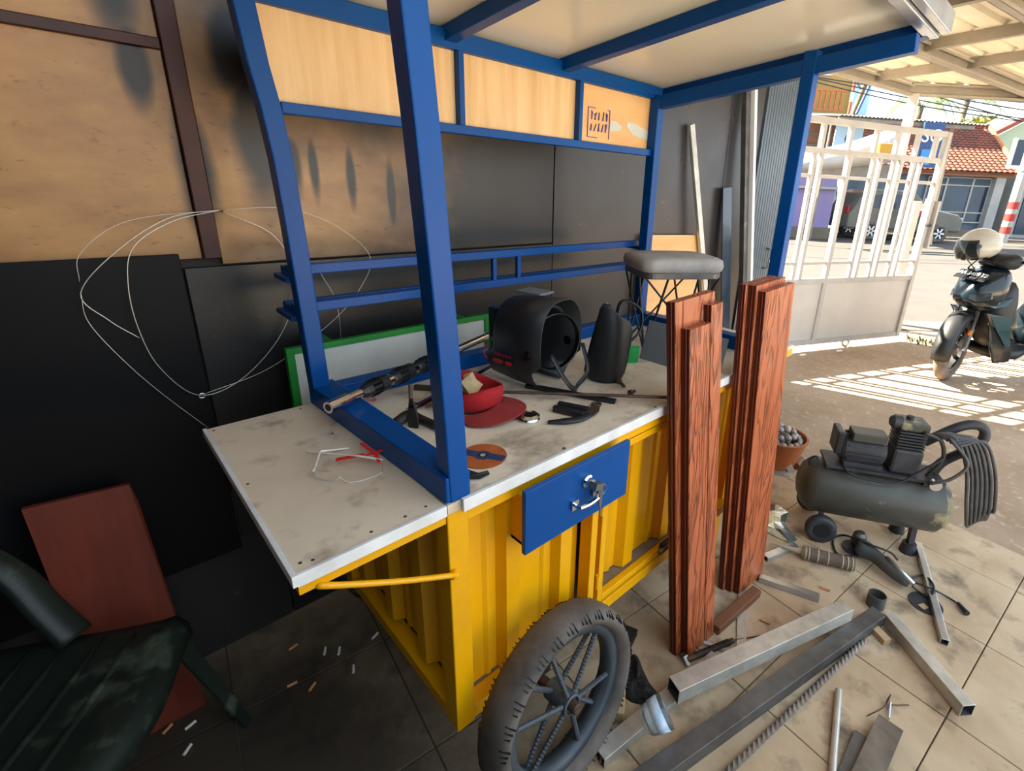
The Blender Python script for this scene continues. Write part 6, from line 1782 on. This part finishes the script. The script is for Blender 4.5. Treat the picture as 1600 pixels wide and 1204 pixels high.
MB().prism([SN(11.84, 16.5, 1.20), SN(11.96, 16.5, 1.20), SN(11.93, 16.5, 1.32)], NX * 0.04).build('red_stripe', M_redband, tc)
MB().bar(SN(11.5, 16.5, 0.85), SN(12.3, 16.5, 0.87), 0.05, 0.05).build('stand_bar', M_cable, tc)
MB().tube([SN(11.7, 16.5, -0.03), SN(11.8, 16.5, 0.85)], 0.02, 6).build('stand_leg', M_cable, tc)
MB().tube([SN(12.15, 16.5, -0.03), SN(12.0, 16.5, 0.85)], 0.02, 6).build('stand_leg', M_cable, tc)
# palms and shrubs beyond the houses
def palm(s, n, h, label, seed, m=M_palm, size=1.0):
    r = random.Random(seed)
    o = thing('coconut_palm', label, 'palm', SN(s, n, 0))
    top = V(SN(s, n, h))
    MB().tube(smooth_path([SN(s - 0.5, n, 0), SN(s - 0.2, n, h * 0.5), SN(s, n, h)], 6), [0.20 - 0.006 * i for i in range(13)], 10).build('trunk', M_trunk, o, smooth=True)
    for k in range(12):
        a = 2 * PI * k / 12 + r.uniform(-0.15, 0.15)
        rise = r.uniform(0.1, 1.0)
        ln = r.uniform(1.7, 2.2) * size
        d_ = V((math.cos(a), math.sin(a), 0))
        pts = [top + d_ * (ln * t_) + V((0, 0, rise * ln * t_ * (1 - t_) * 1.6 - ln * 0.42 * t_ * t_)) for t_ in [i / 10 for i in range(11)]]
        f = MB().tube(pts, [0.03 - 0.0025 * i for i in range(11)], 5)
        sd = V((-d_.y, d_.x, 0))
        for i in range(1, 10):
            for t_ in (0.0, 0.33, 0.66):
                p = pts[i].lerp(pts[min(i + 1, 10)], t_)
                ll = 0.62 * size * math.sin(PI * (i + t_) / 10.6) ** 0.6 + 0.08
                for sg_ in (-1, 1):
                    e = p + sd * sg_ * ll * 0.75 + d_ * ll * 0.45 - V((0, 0, ll * r.uniform(0.35, 0.6)))
                    f.quads([p - d_ * 0.020, p + d_ * 0.020, e], [(0, 1, 2)])
        f.build('frond', m, o)
palm(19.4, 30, 6.3, 'left one of two coconut palms behind the clay roof', 4)
palm(22.6, 31, 6.9, 'right one of two coconut palms behind the clay roof', 8)
def shrub(s, n, z, w_, h, label, seed, m):
    r = random.Random(seed)
    o = thing('leafy_tree', label, 'tree', SN(s, n, 0))
    MB().tube([SN(s, n, 0), SN(s, n, z)], 0.12, 8).build('trunk', M_trunk, o)
    f = MB()
    for k in range(700):
        while True:
            v = V((r.uniform(-1, 1), r.uniform(-1, 1), r.uniform(-1, 1)))
            if v.length < 1:
                break
        c = V(SN(s, n, z)) + V((v.x * w_, v.y * w_, v.z * h))
        a = V((r.uniform(-1, 1), r.uniform(-1, 1), r.uniform(-0.3, 1))).normalized() * 0.22
        b = a.cross(V((r.uniform(-1, 1), r.uniform(-1, 1), r.uniform(-1, 1)))).normalized() * 0.07
        f.quads([c - a, c + b, c + a, c - b], [(0, 1, 2, 3)])
    f.build('foliage', m, o)['kind'] = 'stuff'
shrub(23.9, 30.6, 5.2, 1.3, 0.9, 'yellow green tree top just above the right of the clay roof', 1, M_palmy)
shrub(26.0, 34, 5.6, 1.5, 1.1, 'green tree top behind the pale green gable', 2, M_palm)
shrub(16.4, 34, 4.6, 2.0, 1.2, 'pale green tree top low between the awning and the left palm', 3, M_palm)
# overhead cables
for k, (a, b, sag, lab) in enumerate((((15.293, 4.506, 4.369), (18.522, 1.277, 3.799), 0.15, 'topmost dark cable across the sky'), ((15.077, 5.146, 4.305), (18.959, 1.264, 3.628), 0.12, 'second dark cable from the top across the sky'),
        ((15.793, 4.854, 4.167), (18.036, 2.611, 3.757), 0.10, 'third dark cable from the top across the sky'), ((15.905, 3.328, 4.087), (18.075, 1.159, 3.464), 0.10, 'dark cable beside the canopy post, steepest of the cables'), ((15.163, 4.353, 4.186), (18.222, 1.294, 3.948), 0.12, 'dark cable closest below the canopy edge'))):
    a, b = V(a), V(b)
    pts = [a.lerp(b, -1.5 + 4.0 * i / 20) + V((0, 0, sag * ((-1.5 + 4.0 * i / 20 - 0.5) ** 2 - 0.25))) for i in range(21)]
    lone(MB().tube(pts, 0.016, 5).build('overhead_cable', M_cable), lab, 'cable', 'overhead cables')
gw = thing('guy_cables', 'bundle of three pale guy wires slanting down in front of the clay roof', 'cable', SN(13.5, 17.0, 0))
for d_ in (-0.05, 0.0, 0.05):
    MB().tube([V((20.234, 3.1, 3.675)) + SX * d_, V((20.317, 3.017, 1.062)) + SX * d_ * 0.6, V((20.317, 3.017, 1.062)) + SX * d_ * 0.3 + V((0.15, -0.15, -1.1))], 0.018, 6).build('guy_wire', M_handle_l, gw)
bs = thing('blue_strut', 'thin dark blue slanting strut against the sky left of the canopy post', 'pole', SN(11.3, 18.6, 0))
MB().tube([(20.25, 6.054, 4.173), (20.495, 5.809, 5.39)], 0.05, 8).build('strut', M_sign_b, bs)
# weeds along the kerb
for k, (p, lab) in enumerate((((5.83, 0.247, 0), 'left tuft of weeds at the kerb by the gate end'), ((5.803, 0.155, 0), 'right tuft of weeds at the kerb by the gate end'))):
    r = random.Random(k)
    w_ = MB()
    for j in range(40):
        a, b = V(p) + V((r.uniform(-.12, .12), r.uniform(-.12, .12), -0.03)), V((r.uniform(-.06, .06), r.uniform(-.06, .06), r.uniform(0.04, 0.10)))
        w_.quads([a, a + V((0.012, -0.008, 0)), a + b], [(0, 1, 2)])
    lone(w_.build('weed_tuft', M_weed), lab, 'weeds', 'weeds at the kerb')
